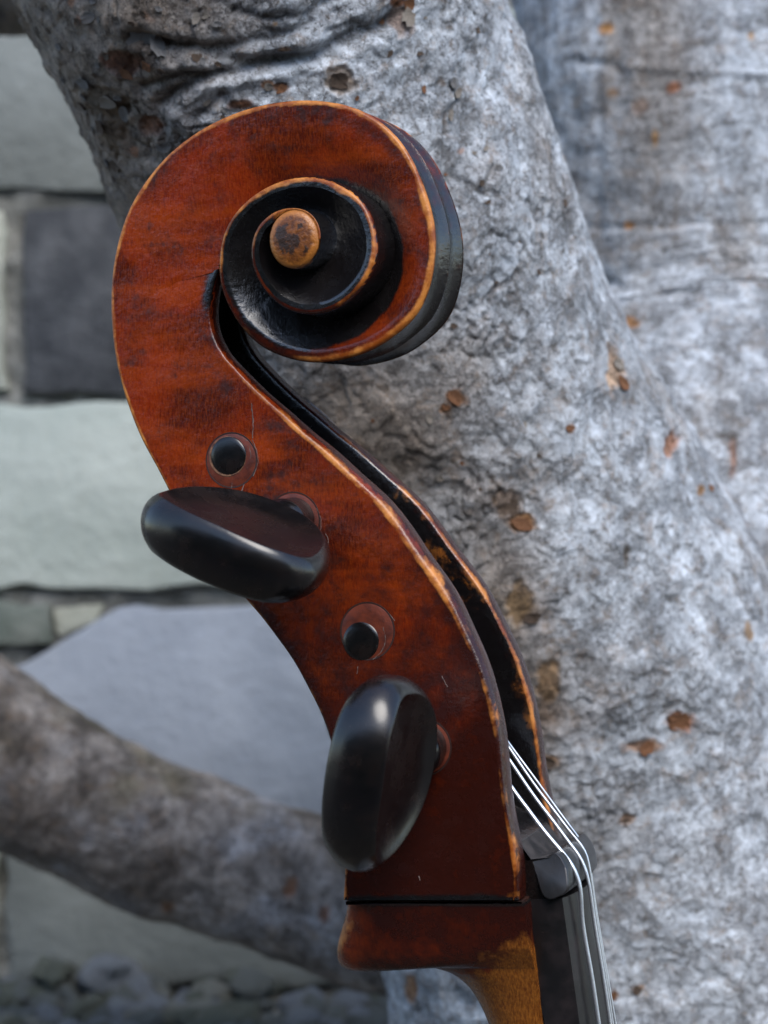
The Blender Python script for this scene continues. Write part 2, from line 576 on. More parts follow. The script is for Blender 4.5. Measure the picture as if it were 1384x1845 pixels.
# footing that steps out, with broken stones bedded on it
bm = bmesh.new()
bmesh.ops.create_cube(bm, size=1.0)
for v in bm.verts:
    v.co = Vector((0.09 + v.co.x * 1.66, -0.02 + v.co.y * 0.18, 0.365 + v.co.z * 0.75))
bmesh.ops.bevel(bm, geom=list(bm.edges), offset=0.012, segments=2, affect='EDGES')
me = bpy.data.meshes.new('footing')
bm.to_mesh(me)
bm.free()
link('footing', me, mat_stone('footing_stone', (0.16, 0.17, 0.16), (0.30, 0.31, 0.30), 70, (0.07, 0.07, 0.06)), wall)

def stone_mesh(seed, rough=0.42):
    bm = bmesh.new()
    bmesh.ops.create_icosphere(bm, subdivisions=2, radius=1.0)
    V = np.array([v.co[:] for v in bm.verts])
    d = 1 + rough * 2 * fbm(V * 1.1 + seed * 9.1, 3)
    for v, k in zip(bm.verts, d):
        v.co *= float(k)
    me = bpy.data.meshes.new('rubble_stone')
    bm.to_mesh(me)
    bm.free()
    me.polygons.foreach_set('use_smooth', [False] * len(me.polygons))
    return me
sms = []
RUB = {'blue': mat_stone('rubble_blue', (0.26, 0.29, 0.33), (0.40, 0.43, 0.47), 40), 'moss': mat_stone('rubble_moss', (0.13, 0.15, 0.115), (0.26, 0.28, 0.23), 40), 'green': mat_stone('rubble_grey', (0.17, 0.19, 0.18), (0.28, 0.30, 0.285), 40), 'ivory': mat_stone('rubble_pale', (0.30, 0.31, 0.27), (0.42, 0.43, 0.39), 40)}
for k in range(6):
    for key in ('blue', 'moss', 'green', 'ivory')[:3 if k % 2 else 4]:
        m_ = stone_mesh(k)
        m_.materials.append(RUB[key])
        sms.append(m_)
for k in range(230):
    px = rng.uniform(-60, 760)
    o = link('rubble_stone', sms[rng.randint(len(sms))], None, wall)
    r = rng.uniform(0.003, 0.0095)
    y = rng.uniform(-0.11, -0.005)
    x = at(px, 0, WD + y)[0]
    o.location = (x, y, 0.744 + r * 0.25 + max(0, (y + 0.05)) * 0.12)
    o.scale = (r * rng.uniform(0.9, 1.7), r, r * rng.uniform(0.6, 1.0))
    o.rotation_euler = tuple(rng.uniform(-0.5, 0.5, 2)) + (rng.uniform(0, 6.28),)
for px, py, w_, h_, key in ((195, 1757, 55, 42, 'blue'), (90, 1752, 34, 26, 'moss'), (455, 1775, 40, 30, 'green'), (250, 1790, 48, 26, 'blue'), (40, 1800, 70, 34, 'moss')):
    m_ = stone_mesh(w_)
    m_.materials.append(RUB[key])
    o = link('rubble_stone', m_, None, wall)
    q = at(px, py, WD - 0.02)
    o.location = (q[0], -0.02, q[2])
    s = (WD - 0.02) / FPX
    o.scale = (w_ * s, 0.014, h_ * s)

# ------------------------------------------------------------------ tree
tree = link('tree', None, None, label='old pale-barked tree with a thick leaning limb, blocking the right of the wall', cat='tree')
def project(V):
    D = V[..., 1]
    return PXW / 2 + V[..., 0] / D * FPX, PXH / 2 - (V[..., 2] - ZC) / D * FPX

def seg_dist(px, py, poly):
    d = np.full(px.shape, 1e9)
    for (x0, y0), (x1, y1) in zip(poly[:-1], poly[1:]):
        vx, vy = x1 - x0, y1 - y0
        t = np.clip(((px - x0) * vx + (py - y0) * vy) / (vx * vx + vy * vy), 0, 1)
        d = np.minimum(d, np.hypot(px - x0 - t * vx, py - y0 - t * vy))
    return d

def tube_grid(st, n_len, n_ang, ang0=0.0, ang1=2 * np.pi):
    """st: (px, py, D, radius px at D) stations -> grid points, normals, (s, angle) in metres"""
    C = np.array([np.append(at(a, b, d), r * d / FPX) for a, b, d, r in st])
    s = arclen(C[:, :3])
    t = np.linspace(0, s[-1], n_len)
    Q = spline(t, s, C)
    c, r = Q[:, :3], Q[:, 3]
    T = np.gradient(c, axis=0)
    T /= np.linalg.norm(T, axis=1)[:, None]
    F = np.array([0, -1.0, 0])
    F = F[None] - (T @ F)[:, None] * T
    F /= np.linalg.norm(F, axis=1)[:, None]
    S = np.cross(T, F)
    a = np.linspace(ang0, ang1, n_ang)
    N = np.cos(a)[None, :, None] * F[:, None] + np.sin(a)[None, :, None] * S[:, None]
    P = c[:, None] + N * r[:, None, None]
    return P, N, t[:, None] * np.ones_like(a)[None], a[None] * r[:, None], T

def tree_part(name, P, pig, crack, mat, closed=True):
    a, b = P.shape[:2]
    idx = np.arange(a * b).reshape(a, b)
    q = np.stack([idx[:-1, :-1], idx[:-1, 1:], idx[1:, 1:], idx[1:, :-1]], -1).reshape(-1, 4)
    me = bpy.data.meshes.new(name)
    me.vertices.add(a * b)
    me.vertices.foreach_set('co', P.reshape(-1).astype(np.float32))
    me.loops.add(q.size)
    me.loops.foreach_set('vertex_index', q.reshape(-1).astype(np.int32))
    me.polygons.add(len(q))
    me.polygons.foreach_set('loop_start', np.arange(0, q.size, 4, dtype=np.int32))
    me.polygons.foreach_set('use_smooth', [True] * len(q))
    me.update(calc_edges=True)
    at_ = me.attributes.new('pigment', 'FLOAT_COLOR', 'POINT')
    rgba = np.concatenate([pig.reshape(-1, 3), np.ones((a * b, 1))], 1).astype(np.float32)
    at_.data.foreach_set('color', rgba.reshape(-1))
    ac = me.attributes.new('crack', 'FLOAT', 'POINT')
    ac.data.foreach_set('value', crack.reshape(-1).astype(np.float32))
    me.validate()
    return link(name, me, mat, tree)

PALE = np.array([0.405, 0.435, 0.468])
GREY = np.array([0.235, 0.235, 0.235])
BROWN = np.array([0.235, 0.182, 0.135])
TAN = np.array([0.27, 0.225, 0.18])
RUST = np.array([0.30, 0.125, 0.05])
ORANGE = np.array([0.46, 0.19, 0.05])

def paint_spots(pig, disp, px, py, front, spots, P):
    wob = fbm(P * 110.0, 4) + 0.5 * fbm(P * 320.0, 2)
    for x, y, rx, ry, colr, dep in spots:
        m = (np.abs(px - x) < rx * 2) & (np.abs(py - y) < ry * 2) & front
        if not m.any():
            continue
        e = np.hypot((px[m] - x) / rx, (py[m] - y) / ry) + wob[m] * 0.75
        k = sm(1.22, 0.60, e)
        pig[m] = lerp(pig[m], np.asarray(colr) * (1 + 0.35 * wob[m][:, None]), k[:, None] * 0.9)
        disp[m] -= dep * 0.00038 * k
        rim = sm(0.25, 0.0, np.abs(e - 1.02))
        disp[m] += 0.0004 * rim * (dep > 0)

# --- main leaning trunk
st = [(330, -420, 0.690, 460), (415, -180, 0.705, 440), (480, 0, 0.722, 421), (553, 180, 0.738, 402), (622, 350, 0.752, 390), (690, 500, 0.765, 378), (752, 650, 0.778, 372),
      (835, 850, 0.800, 395), (950, 1090, 0.826, 428), (1073, 1340, 0.848, 452), (1152, 1560, 0.862, 482), (1202, 1800, 0.872, 508), (1240, 2200, 0.88, 560), (1260, 2800, 0.88, 640), (1270, 5600, 0.88, 900)]
tt = np.array(st)
P, N, S_, A_, T_ = tube_grid(st[:13], 860, 620, -2.2, 2.2)
px, py = project(P)
front = N[..., 1] < 0.25
big = fbm(P * 9.0, 3)
med = fbm(P * 34.0 + 5, 4)
along = np.stack([S_ * 90, A_ * 24, 0 * S_], -1)            # wrinkles run round the limb
wr = fbm(along + med[..., None] * 0.5, 4)
fine = fbm(P * 150.0 + 2, 4)
ridg = 1 - np.abs(fbm(P * 75.0 + 11, 4)) * 2.2
disp = big * 0.006 + med * 0.0013 * (1 + 1.4 * sm(600, 200, py)) + fine * 0.0008
upper = sm(560, 150, py + (px - 500) * 0.25)
disp += wr * 0.0013 * (0.25 + 0.9 * upper)
crk = sm(0.80, 1.0, ridg)
crk = crk * sm(-0.1, 0.45, fbm(P * 14.0 + 21, 2))
disp -= crk * 0.0009
# plated scales: stepped noise
pl = fbm(P * 48.0 + 31, 3) * 4.0
step = np.floor(pl) + sm(0.78, 1.0, pl - np.floor(pl))
disp += 0.0006 * step
edge = sm(0.70, 0.9, pl - np.floor(pl)) * sm(1.0, 0.92, pl - np.floor(pl))
crack = 0.45 * crk + 0.30 * edge * sm(-0.2, 0.4, med)
# strong compression folds at the bend
folds = [([(250, 62), (350, 92), (455, 118), (560, 100), (640, 72), (720, 30), (760, -10)], 13, 5.0),
         ([(275, 75), (345, 84), (430, 88), (520, 66), (560, 40)], 9, 3.0),
         ([(262, 160), (330, 128), (420, 134), (500, 118), (585, 100), (690, 52), (760, 14)], 10, 3.8),
         ([(300, 190), (350, 140), (410, 132), (480, 118), (545, 107), (610, 106)], 13, 5.5),
         ([(420, 24), (500, 40), (560, 24), (640, -8)], 8, 2.6),
         ([(360, 210), (400, 172), (420, 196), (450, 206)], 14, 4.0),
         ([(800, 238), (806, 210), (832, 180), (818, 152)], 5, 2.4),
         ([(820, 320), (862, 345), (880, 300)], 6, 2.2), ([(596, 62), (655, 48), (700, 70)], 5, 1.6),
         ([(1110, 640), (1080, 560), (1046, 470)], 7, 2.0)]
wob = fbm(P * 60.0 + 3, 3) * 16
for poly, w_, dep in folds:
    d = seg_dist(px + wob, py + wob * 0.7, poly)
    k = np.exp(-(d / w_) ** 2) * front
    lip = np.exp(-((d - 2.0 * w_) / (1.2 * w_)) ** 2) * front
    disp += (-dep * k + 0.15 * dep * lip) * 0.00042
    crack = np.maximum(crack, 0.9 * np.exp(-(d / (w_ * 0.55)) ** 2) * front * sm(-0.7, 0.1, fbm(P * 45.0 + 71, 2)))
# pigment: brown weathered bark on the left and low middle, pale skin on the right
lefty = sm(520, 260, px + 0.1 * py + 110 * med + 60 * big) * sm(620, 420, py)
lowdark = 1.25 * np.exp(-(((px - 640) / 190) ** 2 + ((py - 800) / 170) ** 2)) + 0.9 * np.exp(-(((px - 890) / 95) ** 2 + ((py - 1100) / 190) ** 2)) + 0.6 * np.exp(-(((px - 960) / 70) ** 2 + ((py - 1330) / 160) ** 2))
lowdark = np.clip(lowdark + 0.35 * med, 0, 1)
strk = fbm(np.stack([S_ * 16, A_ * 70, 0 * S_ + 4], -1) + 0.5 * med[..., None], 4)
pig = PALE * (1.06 + 0.24 * med[..., None] + 0.20 * fine[..., None] + 0.34 * strk[..., None])
cross = fbm(np.stack([S_ * 150, A_ * 20 + S_ * 14, 0 * S_ + 7], -1) + 0.6 * med[..., None], 4)
pig *= (1 + 0.34 * cross * sm(850, 1250, py) + 0.10 * cross)[..., None]
strk2 = fbm(np.stack([S_ * 40, A_ * 170, 0 * S_ + 9], -1) + 0.8 * med[..., None], 4)
pig *= (1 + 0.30 * strk2)[..., None]
disp += (0.0007 * strk + 0.0005 * cross) * sm(300, 700, py)
g1 = sm(0.0, 0.55, fbm(P * 26.0 + 41, 4))
pig = lerp(pig, GREY, (g1 * 0.55)[..., None])
g2 = sm(0.15, 0.6, fbm(P * 20.0 + 77, 4))
pig = lerp(pig, TAN, (g2 * 0.42)[..., None])
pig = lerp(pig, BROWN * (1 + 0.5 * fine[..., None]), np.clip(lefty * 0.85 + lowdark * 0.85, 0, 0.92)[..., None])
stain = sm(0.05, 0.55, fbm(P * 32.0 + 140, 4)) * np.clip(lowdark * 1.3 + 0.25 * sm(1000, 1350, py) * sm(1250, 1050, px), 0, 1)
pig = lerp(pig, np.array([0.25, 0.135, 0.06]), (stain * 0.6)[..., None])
sp = sm(0.50, 0.64, fbm(P * 75.0 + 90, 3)) * sm(0.0, 0.35, fbm(P * 17.0 + 60, 2))
pig = lerp(pig, RUST, (sp * 0.7)[..., None])
spots = [(222, 112, 44, 26, (0.165, 0.062, 0.032), 3.0), (190, 190, 52, 34, (0.12, 0.085, 0.055), 1.5), (200, 235, 30, 55, (0.12, 0.078, 0.045), 1.2),
         (272, 226, 26, 17, (0.22, 0.09, 0.045), 2.2), (245, 45, 50, 26, (0.17, 0.14, 0.115), -1.2), (260, 80, 36, 16, (0.19, 0.155, 0.13), -1.4),
         (613, 146, 32, 27, (0.235, 0.18, 0.135), 1.4), (737, 38, 20, 28, (0.36, 0.27, 0.225), 1.0), (730, 4, 20, 8, (0.42, 0.15, 0.045), 1.0),
         (482, 155, 10, 8, (0.42, 0.20, 0.08), 0), (508, 160, 16, 8, (0.34, 0.15, 0.06), 0.5), (440, 186, 26, 10, (0.34, 0.13, 0.045), 0.4), (497, 48, 6, 4, (0.6, 0.36, 0.15), 0), (515, 93, 14, 6, (0.5, 0.3, 0.15), 0),
         (820, 716, 18, 16, (0.46, 0.225, 0.10), 1.0), (800, 735, 12, 9, (0.34, 0.15, 0.05), 0.5), (940, 940, 26, 15, (0.46, 0.22, 0.07), 1.4), (915, 905, 26, 30, (0.20, 0.14, 0.10), 2.0),
         (1227, 1300, 32, 20, (0.40, 0.155, 0.055), 1.0), (1160, 1348, 34, 14, (0.30, 0.17, 0.10), 0.8), (1028, 772, 10, 9, (0.40, 0.20, 0.10), 0),
         (1112, 668, 15, 40, (0.55, 0.37, 0.24), 0.8), (935, 1085, 26, 34, (0.22, 0.135, 0.06), 1.5), (985, 1230, 24, 40, (0.26, 0.155, 0.07), 1.0), (985, 1370, 32, 12, (0.30, 0.17, 0.08), 0.8),
         (1130, 1480, 18, 10, (0.26, 0.16, 0.10), 0.5), (1270, 880, 10, 10, (0.45, 0.22, 0.06), 0), (1350, 1140, 8, 18, (0.32, 0.2, 0.1), 0), (1105, 1790, 12, 8, (0.42, 0.2, 0.07), 0), (1150, 1780, 20, 8, (0.36, 0.2, 0.1), 0),
         (735, 1780, 9, 30, (0.36, 0.18, 0.075), 0.6), (1125, 1000, 6, 26, (0.10, 0.085, 0.07), 1.2), (1210, 800, 16, 26, (0.34, 0.15, 0.075), 1.2)]
paint_spots(pig, disp, px, py, front, spots, P)
P = P + N * disp[..., None]
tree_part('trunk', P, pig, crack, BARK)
FLM = {k_: mat_plain('bark_flake_' + k_, c_, 0.75, var=v_, scale=330, bump=0.0006) for k_, c_, v_ in (
    ('rust', (0.34, 0.145, 0.055), (0.17, 0.075, 0.035)), ('grey', (0.33, 0.33, 0.335), (0.15, 0.135, 0.12)), ('brown', (0.17, 0.11, 0.07), (0.085, 0.06, 0.045)),
    ('pale', (0.46, 0.42, 0.37), (0.27, 0.22, 0.17)))}
def flake_mesh(seed, mat):
    n = 13
    a = np.linspace(0, 2 * np.pi, n, endpoint=False)
    rr = 1 + 0.55 * perlin(np.stack([np.cos(a) * 1.6 + seed * 3.7, np.sin(a) * 1.6, 0 * a + seed], -1))
    vs, fs = [(0, 0, 0.10)], []
    for q, z in ((0.55, 0.16), (1.0, 0.26), (0.98, 0.14), (0.5, -0.10)):
        for k in range(n):
            lift = z + 0.22 * q * max(0.0, math.cos(a[k] - seed)) ** 2
            vs.append((math.cos(a[k]) * rr[k] * q, 0.8 * math.sin(a[k]) * rr[k] * q, lift))
    for k in range(n):
        k2 = (k + 1) % n
        fs.append((0, 1 + k, 1 + k2))
        for j in range(3):
            fs.append((1 + j * n + k, 1 + (j + 1) * n + k, 1 + (j + 1) * n + k2, 1 + j * n + k2))
    me = bpy.data.meshes.new('bark_flake')
    me.from_pydata(vs, [], fs)
    me.materials.append(mat)
    return me
flakes = {k_: [flake_mesh(i + 5 * j, m_) for i in range(5)] for j, (k_, m_) in enumerate(FLM.items())}
def put_flakes(P, N, px, py, front, spec):
    # outward normals of the finished surface
    for x, y, size, kind in spec:
        d = np.where(front, (px - x) ** 2 + (py - y) ** 2, 1e12)
        i, j = np.unravel_index(np.argmin(d), d.shape)
        i0, i1, j0, j1 = max(i - 4, 0), min(i + 4, P.shape[0] - 1), max(j - 4, 0), min(j + 4, P.shape[1] - 1)
        nn_ = np.cross(P[i1, j] - P[i0, j], P[i, j1] - P[i, j0])
        nn_ /= np.linalg.norm(nn_) + 1e-12
        if nn_ @ N[i, j] < 0:
            nn_ = -nn_
        o = link('bark_flake', flakes[kind][rng.randint(5)], None, tree)
        o.location = tuple(P[i, j] + nn_ * 0.0001)
        q = Vector(nn_).to_track_quat('Z', 'Y') @ Vector((0, 0, 1)).rotation_difference(Vector((0, 0, 1)))
        o.rotation_mode = 'QUATERNION'
        from mathutils import Quaternion
        o.rotation_quaternion = q @ Quaternion((0, 0, 1), rng.uniform(0, 6.28))
        s_ = size * P[i, j, 1] / FPX
        o.scale = (s_ * rng.uniform(0.9, 1.4), s_, min(s_, 0.0035))
fl = [(258, 62, 26, 'grey'), (285, 84, 18, 'grey'), (160, 30, 14, 'grey'), (150, 150, 12, 'grey'), (196, 182, 16, 'pale'), (228, 205, 15, 'grey'), (246, 196, 10, 'pale'), (130, 205, 12, 'brown'),
      (182, 228, 14, 'brown'), (210, 300, 12, 'brown'), (300, 262, 12, 'grey'), (265, 118, 12, 'rust'), (228, 134, 11, 'rust'), (482, 156, 9, 'pale'), (507, 161, 9, 'rust'), (735, 30, 16, 'pale'), (737, 8, 12, 'rust'), (610, 146, 17, 'brown'),
      (820, 716, 13, 'rust'), (803, 734, 8, 'rust'), (938, 942, 15, 'rust'), (918, 912, 16, 'brown'), (1112, 655, 13, 'pale'), (1120, 690, 12, 'rust'), (1028, 772, 8, 'rust'), (1226, 1300, 20, 'rust'), (1165, 1346, 14, 'rust'),
      (1280, 880, 8, 'rust'), (985, 1372, 14, 'brown'), (1105, 1790, 9, 'rust'), (1150, 1784, 10, 'brown'), (1126, 1482, 10, 'brown'), (960, 1110, 12, 'brown'), (816, 150, 9, 'grey'), (826, 168, 8, 'pale'), (810, 205, 7, 'pale'), (868, 330, 7, 'brown'), (700, 96, 6, 'brown')]
for _ in range(46):
    fl.append((rng.uniform(80, 420), rng.uniform(0, 330), rng.uniform(4, 9), ('grey', 'brown', 'grey', 'pale')[rng.randint(4)]))
for _ in range(40):
    fl.append((rng.uniform(620, 1040), rng.uniform(10, 900), rng.uniform(3, 7), ('grey', 'pale', 'rust', 'brown')[rng.randint(4)]))
pxf, pyf = project(P)
put_flakes(P, N, pxf, pyf, front & (N[..., 1] < -0.35), fl)
# lower bole, out of the frame
P, N, S_, A_, T_ = tube_grid(st[11:], 60, 80)
dz = fbm(P * 9.0, 3)
P = P + N * (dz * 0.010 - 0.004)[..., None]
tree_part('bole', P, np.ones(P.shape) * PALE, np.zeros(P.shape[:2]), BARK2)

# --- rear limb on the right
st = [(1330, -700, 0.955, 410), (1322, -300, 0.95, 392), (1312, 0, 0.945, 384), (1312, 350, 0.942, 382), (1318, 650, 0.938, 388), (1332, 900, 0.912, 424), (1330, 1200, 0.898, 466), (1300, 1600, 0.892, 480)]
P, N, S_, A_, T_ = tube_grid(st, 520, 420, -2.2, 2.2)
px, py = project(P)
front = N[..., 1] < 0.25
big = fbm(P * 8.0 + 50, 3)
med = fbm(P * 30.0 + 55, 4)
fine = fbm(P * 120.0 + 58, 4)
wr = fbm(np.stack([S_ * 80, A_ * 14, 0 * S_ + 3], -1) + med[..., None] * 0.4, 4)
ve = fbm(np.stack([S_ * 12, A_ * 75, 0 * S_ + 8], -1), 4)
disp = big * 0.008 + med * 0.0018 + fine * 0.0008 + ve * 0.0018
disp += wr * 0.0018
crack = 0.6 * sm(0.86, 1.0, 1 - np.abs(wr) * 2.5) * sm(0.1, 0.5, med + 0.2)
wob = fbm(P * 50.0 + 3, 3) * 14
for poly, w_, dep in [([(1040, 408), (1110, 410), (1240, 405), (1384, 400)], 6, 0.9), ([(1050, 110), (1120, 122)], 8, 1.6), ([(1120, 122), (1250, 132), (1400, 140)], 7, -1.2), ([(1190, 525), (1262, 528)], 7, 1.5), ([(1075, 512), (1110, 512)], 8, 2.2)]:
    d = seg_dist(px + wob, py + wob * 0.6, poly)
    k = np.exp(-(d / w_) ** 2) * front
    disp -= dep * 0.001 * k
    crack = np.maximum(crack, 0.45 * k * (dep > 0) * sm(-0.3, 0.5, med))
# folds fanning out below the crotch
for k_ in range(11):
    a0 = math.radians(6 + k_ * 6.5)
    poly = [(1100 + 14 * k_ * 0.3, 596 + 8 * k_), (1100 + 120 * math.cos(a0), 596 + 8 * k_ + 120 * math.sin(a0)), (1100 + 210 * math.cos(a0 * 1.2), 600 + 8 * k_ + 230 * math.sin(a0 * 1.25))]
    d = seg_dist(px + wob * 0.4, py + wob * 0.4, poly)
    kk = np.exp(-(d / (4.0 + 2.0 * ((k_ * 7) % 3))) ** 2) * front * sm(-0.55, 0.35, med + 0.4 * ve)
    disp -= 0.0011 * kk
    crack = np.maximum(crack, 0.30 * kk * sm(-0.2, 0.4, fine + ve))
pig = PALE * 1.08 * (1 + 0.22 * ve[..., None] + 0.18 * med[..., None] + 0.12 * fine[..., None])
g1 = sm(0.05, 0.5, fbm(np.stack([S_ * 14, A_ * 40, 0 * S_ + 1], -1), 4))
pig = lerp(pig, TAN * 1.1, (g1 * 0.6)[..., None])
pig = lerp(pig, TAN * 0.95, (0.75 * np.exp(-((px - 1175 - 40 * big) / 75) ** 2) * sm(720, 100, py))[..., None])
vs_ = fbm(np.stack([S_ * 10, A_ * 130, 0 * S_ + 21], -1) + 0.5 * med[..., None], 4)
pig *= (1 + 0.40 * vs_)[..., None]
dk = sm(0.1, 0.5, fbm(P * 24.0 + 33, 4)) * sm(1180, 1000, px)
pig = lerp(pig, GREY * 0.7, (dk * 0.75)[..., None])
spots = [(1096, 52, 15, 12, (0.55, 0.25, 0.06), 0.8), (1216, 160, 15, 10, (0.40, 0.14, 0.05), 0.8), (1110, 168, 12, 8, (0.28, 0.16, 0.08), 0.5), (1160, 192, 14, 16, (0.22, 0.15, 0.11), 1), (1184, 252, 7, 14, (0.5, 0.26, 0.08), 0.4),
         (1135, 580, 16, 10, (0.50, 0.23, 0.07), 0.6), (1352, 70, 6, 10, (0.48, 0.28, 0.12), 0.3), (1128, 405, 10, 7, (0.48, 0.22, 0.06), 0.3), (1210, 800, 16, 26, (0.34, 0.15, 0.075), 1.2), (1280, 880, 9, 9, (0.45, 0.22, 0.06), 0.4), (1320, 810, 9, 40, (0.25, 0.13, 0.08), 1.2), (1310, 775, 30, 10, (0.10, 0.085, 0.07), 1.5)]
paint_spots(pig, disp, px, py, front, spots, P)
P = P + N * disp[..., None]
tree_part('limb', P, pig, crack, BARK2)

# --- low root limb that runs left along the wall
st = [(-700, 960, 0.98, 190), (-300, 1180, 0.98, 172), (0, 1369, 0.98, 148), (200, 1476, 0.98, 140), (400, 1553, 0.978, 137), (560, 1600, 0.972, 140), (700, 1640, 0.965, 140), (880, 1660, 0.94, 140), (1040, 1640, 0.92, 140)]
P, N, S_, A_, T_ = tube_grid(st, 460, 260)
px, py = project(P)
big = fbm(P * 10.0 + 150, 3)
med = fbm(P * 36.0 + 155, 4)
fine = fbm(P * 130.0 + 158, 3)
disp = big * 0.008 + med * 0.0026 + fine * 0.0010
crack = sm(0.15, 0.6, -med) * 0.55
pig = np.array([0.285, 0.255, 0.23]) * (1 + 0.45 * med[..., None] + 0.3 * fine[..., None])
pig = lerp(pig, np.array([0.38, 0.385, 0.41]), (sm(0.0, 0.5, fbm(P * 30.0 + 8, 4)) * 0.75)[..., None])
pig = lerp(pig, np.array([0.14, 0.115, 0.05]), (sm(0.05, 0.5, fbm(P * 22.0 + 99, 3)) * sm(-0.2, 0.7, N[..., 2]) * 0.7)[..., None])
pig = lerp(pig, np.array([0.085, 0.065, 0.05]), (sm(0.0, 0.45, fbm(P * 26.0 + 199, 4)) * 0.7)[..., None])
paint_spots(pig, disp, px, py, N[..., 1] < 0.3, [(520, 1600, 14, 26, (0.22, 0.10, 0.05), 1), (300, 1640, 14, 10, (0.28, 0.14, 0.06), 0), (585, 1650, 12, 18, (0.2, 0.09, 0.05), 0)], P)
P = P + N * disp[..., None]
tree_part('low_limb', P, pig, crack, BARK2)

# --- small dark branch in the top left corner
st = [(-400, -60, 1.0, 86), (-150, -20, 1.0, 82), (20, -16, 0.985, 80), (180, -60, 0.93, 84), (330, -160, 0.84, 90)]
P, N, S_, A_, T_ = tube_grid(st, 200, 140)
med = fbm(P * 36.0 + 255, 4)
P = P + N * (med * 0.004)[..., None]
pig = np.array([0.115, 0.095, 0.078]) * (1 + 0.6 * med[..., None])
tree_part('side_branch', P, pig, sm(0.1, 0.5, -med) * 0.6, BARK2)

# ------------------------------------------------------------------ cello head
YAW, PITCH = math.radians(19.0), math.radians(2.0)
U = np.array([math.cos(YAW), -math.sin(YAW), 0.0])
V0 = np.array([0.0, 0.0, 1.0])
N0 = np.array([-math.sin(YAW), -math.cos(YAW), 0.0])
W = math.cos(PITCH) * N0 - math.sin(PITCH) * V0
V = math.cos(PITCH) * V0 + math.sin(PITCH) * N0
ORI = np.array([0.0, 0.606, ZC])
MW = Matrix(((U[0], V[0], W[0], ORI[0]), (U[1], V[1], W[1], ORI[1]), (U[2], V[2], W[2], ORI[2]), (0, 0, 0, 1)))
cello = link('cello', None, None, label='old red-brown varnished cello, its carved scroll and pegbox leaning against the tree', cat='cello')
cello.matrix_world = MW

def loc(px, py, w):
    """photo pixel -> (u, v) in mm on the instrument plane at lateral offset w mm"""
    px, py, w = np.broadcast_arrays(np.asarray(px, float), np.asarray(py, float), np.asarray(w, float))
    d = np.stack([(px - PXW / 2) / FPX, np.ones_like(px), -(py - PXH / 2) / FPX], -1)
    C = np.array([0, 0, ZC])
    k = ((ORI - C) @ W + w * 0.001) / (d @ W)
    X = C + d * k[..., None] - ORI
    return np.stack([X @ U, X @ V], -1) * 1000.0

def trace(pts):
    """(px, py, w) list -> (u, v, w)"""
    a = np.array(pts, float)
    return np.column_stack([loc(a[:, 0], a[:, 1], a[:, 2]), a[:, 2]])

back_pts = [(617, 1622, 23.5), (620, 1563, 23.3), (619, 1500, 23), (613, 1430, 22.4), (599, 1353, 21.4), (575, 1282, 20.6), (553, 1238, 20.1), (527, 1191, 19.6), (496, 1147, 19.1), (466, 1108, 18.7), (440, 1078, 18.3), (394, 1018, 17.7),
            (350, 957, 17.1), (311, 899, 16.6), (281, 842, 16.2), (257, 798, 15.9), (236, 749, 15.6), (220, 701, 15.4)]
spiral_pts = [(209, 656, 15.1), (200, 590, 14.8), (198, 540, 14.5), (205, 465, 14.1), (217, 415, 13.9), (234, 371, 13.7), (261, 327, 13.5), (293, 288, 13.3), (332, 253, 13.2), (377, 224, 13.1), (426, 202, 13), (475, 188, 13), (524, 181, 13),
              (573, 181, 13), (614, 187, 13), (652, 200, 13), (696, 229, 13.1), (730, 268, 13.2), (757, 322, 13.4), (775, 376, 13.6), (783, 425, 13.8), (781, 474, 14.1), (770, 524, 14.5), (748, 568, 15), (713, 602, 15.5), (671, 629, 16.1),
              (622, 646, 16.7), (563, 653, 17.4), (514, 644, 18), (470, 624, 18.6), (436, 592, 19.2), (411, 553, 19.7), (396, 509, 20.2), (394, 465, 20.7), (401, 425, 21.1), (421, 386, 21.5), (455, 352, 22), (494, 330, 22.4), (539, 319, 22.8),
              (583, 322, 23.2), (622, 339, 23.6), (654, 366, 24), (672, 406, 24.5), (678, 445, 25), (671, 482, 25.5), (647, 521, 26), (612, 551, 26.5), (573, 565, 27), (534, 563, 27.4), (499, 546, 27.8), (470, 514, 28.2), (453, 474, 28.6),
              (453, 435, 29), (465, 406, 29.3), (490, 384, 29.6), (524, 375, 29.9), (553, 381, 30.1), (572, 402, 30.3), (577, 430, 30.5)]
front_pts = [(934, 1622, 23.5), (932, 1559, 23.3), (922, 1498, 23), (910, 1425, 22.4), (902, 1338, 21.4), (887, 1260, 20.7), (866, 1191, 20.0), (841, 1134, 19.4), (812, 1074, 18.8), (761, 1000, 18.0), (723, 944, 17.5), (682, 895, 17.0),
             (640, 857, 16.7), (590, 811, 16.3), (553, 781, 16.1), (516, 748, 15.8), (470, 708, 15.5), (433, 671, 15.2), (405, 640, 15.0), (387, 608, 14.7), (379, 572, 14.4), (381, 538, 14.0), (388, 508, 13.5), (400, 478, 12.8)]

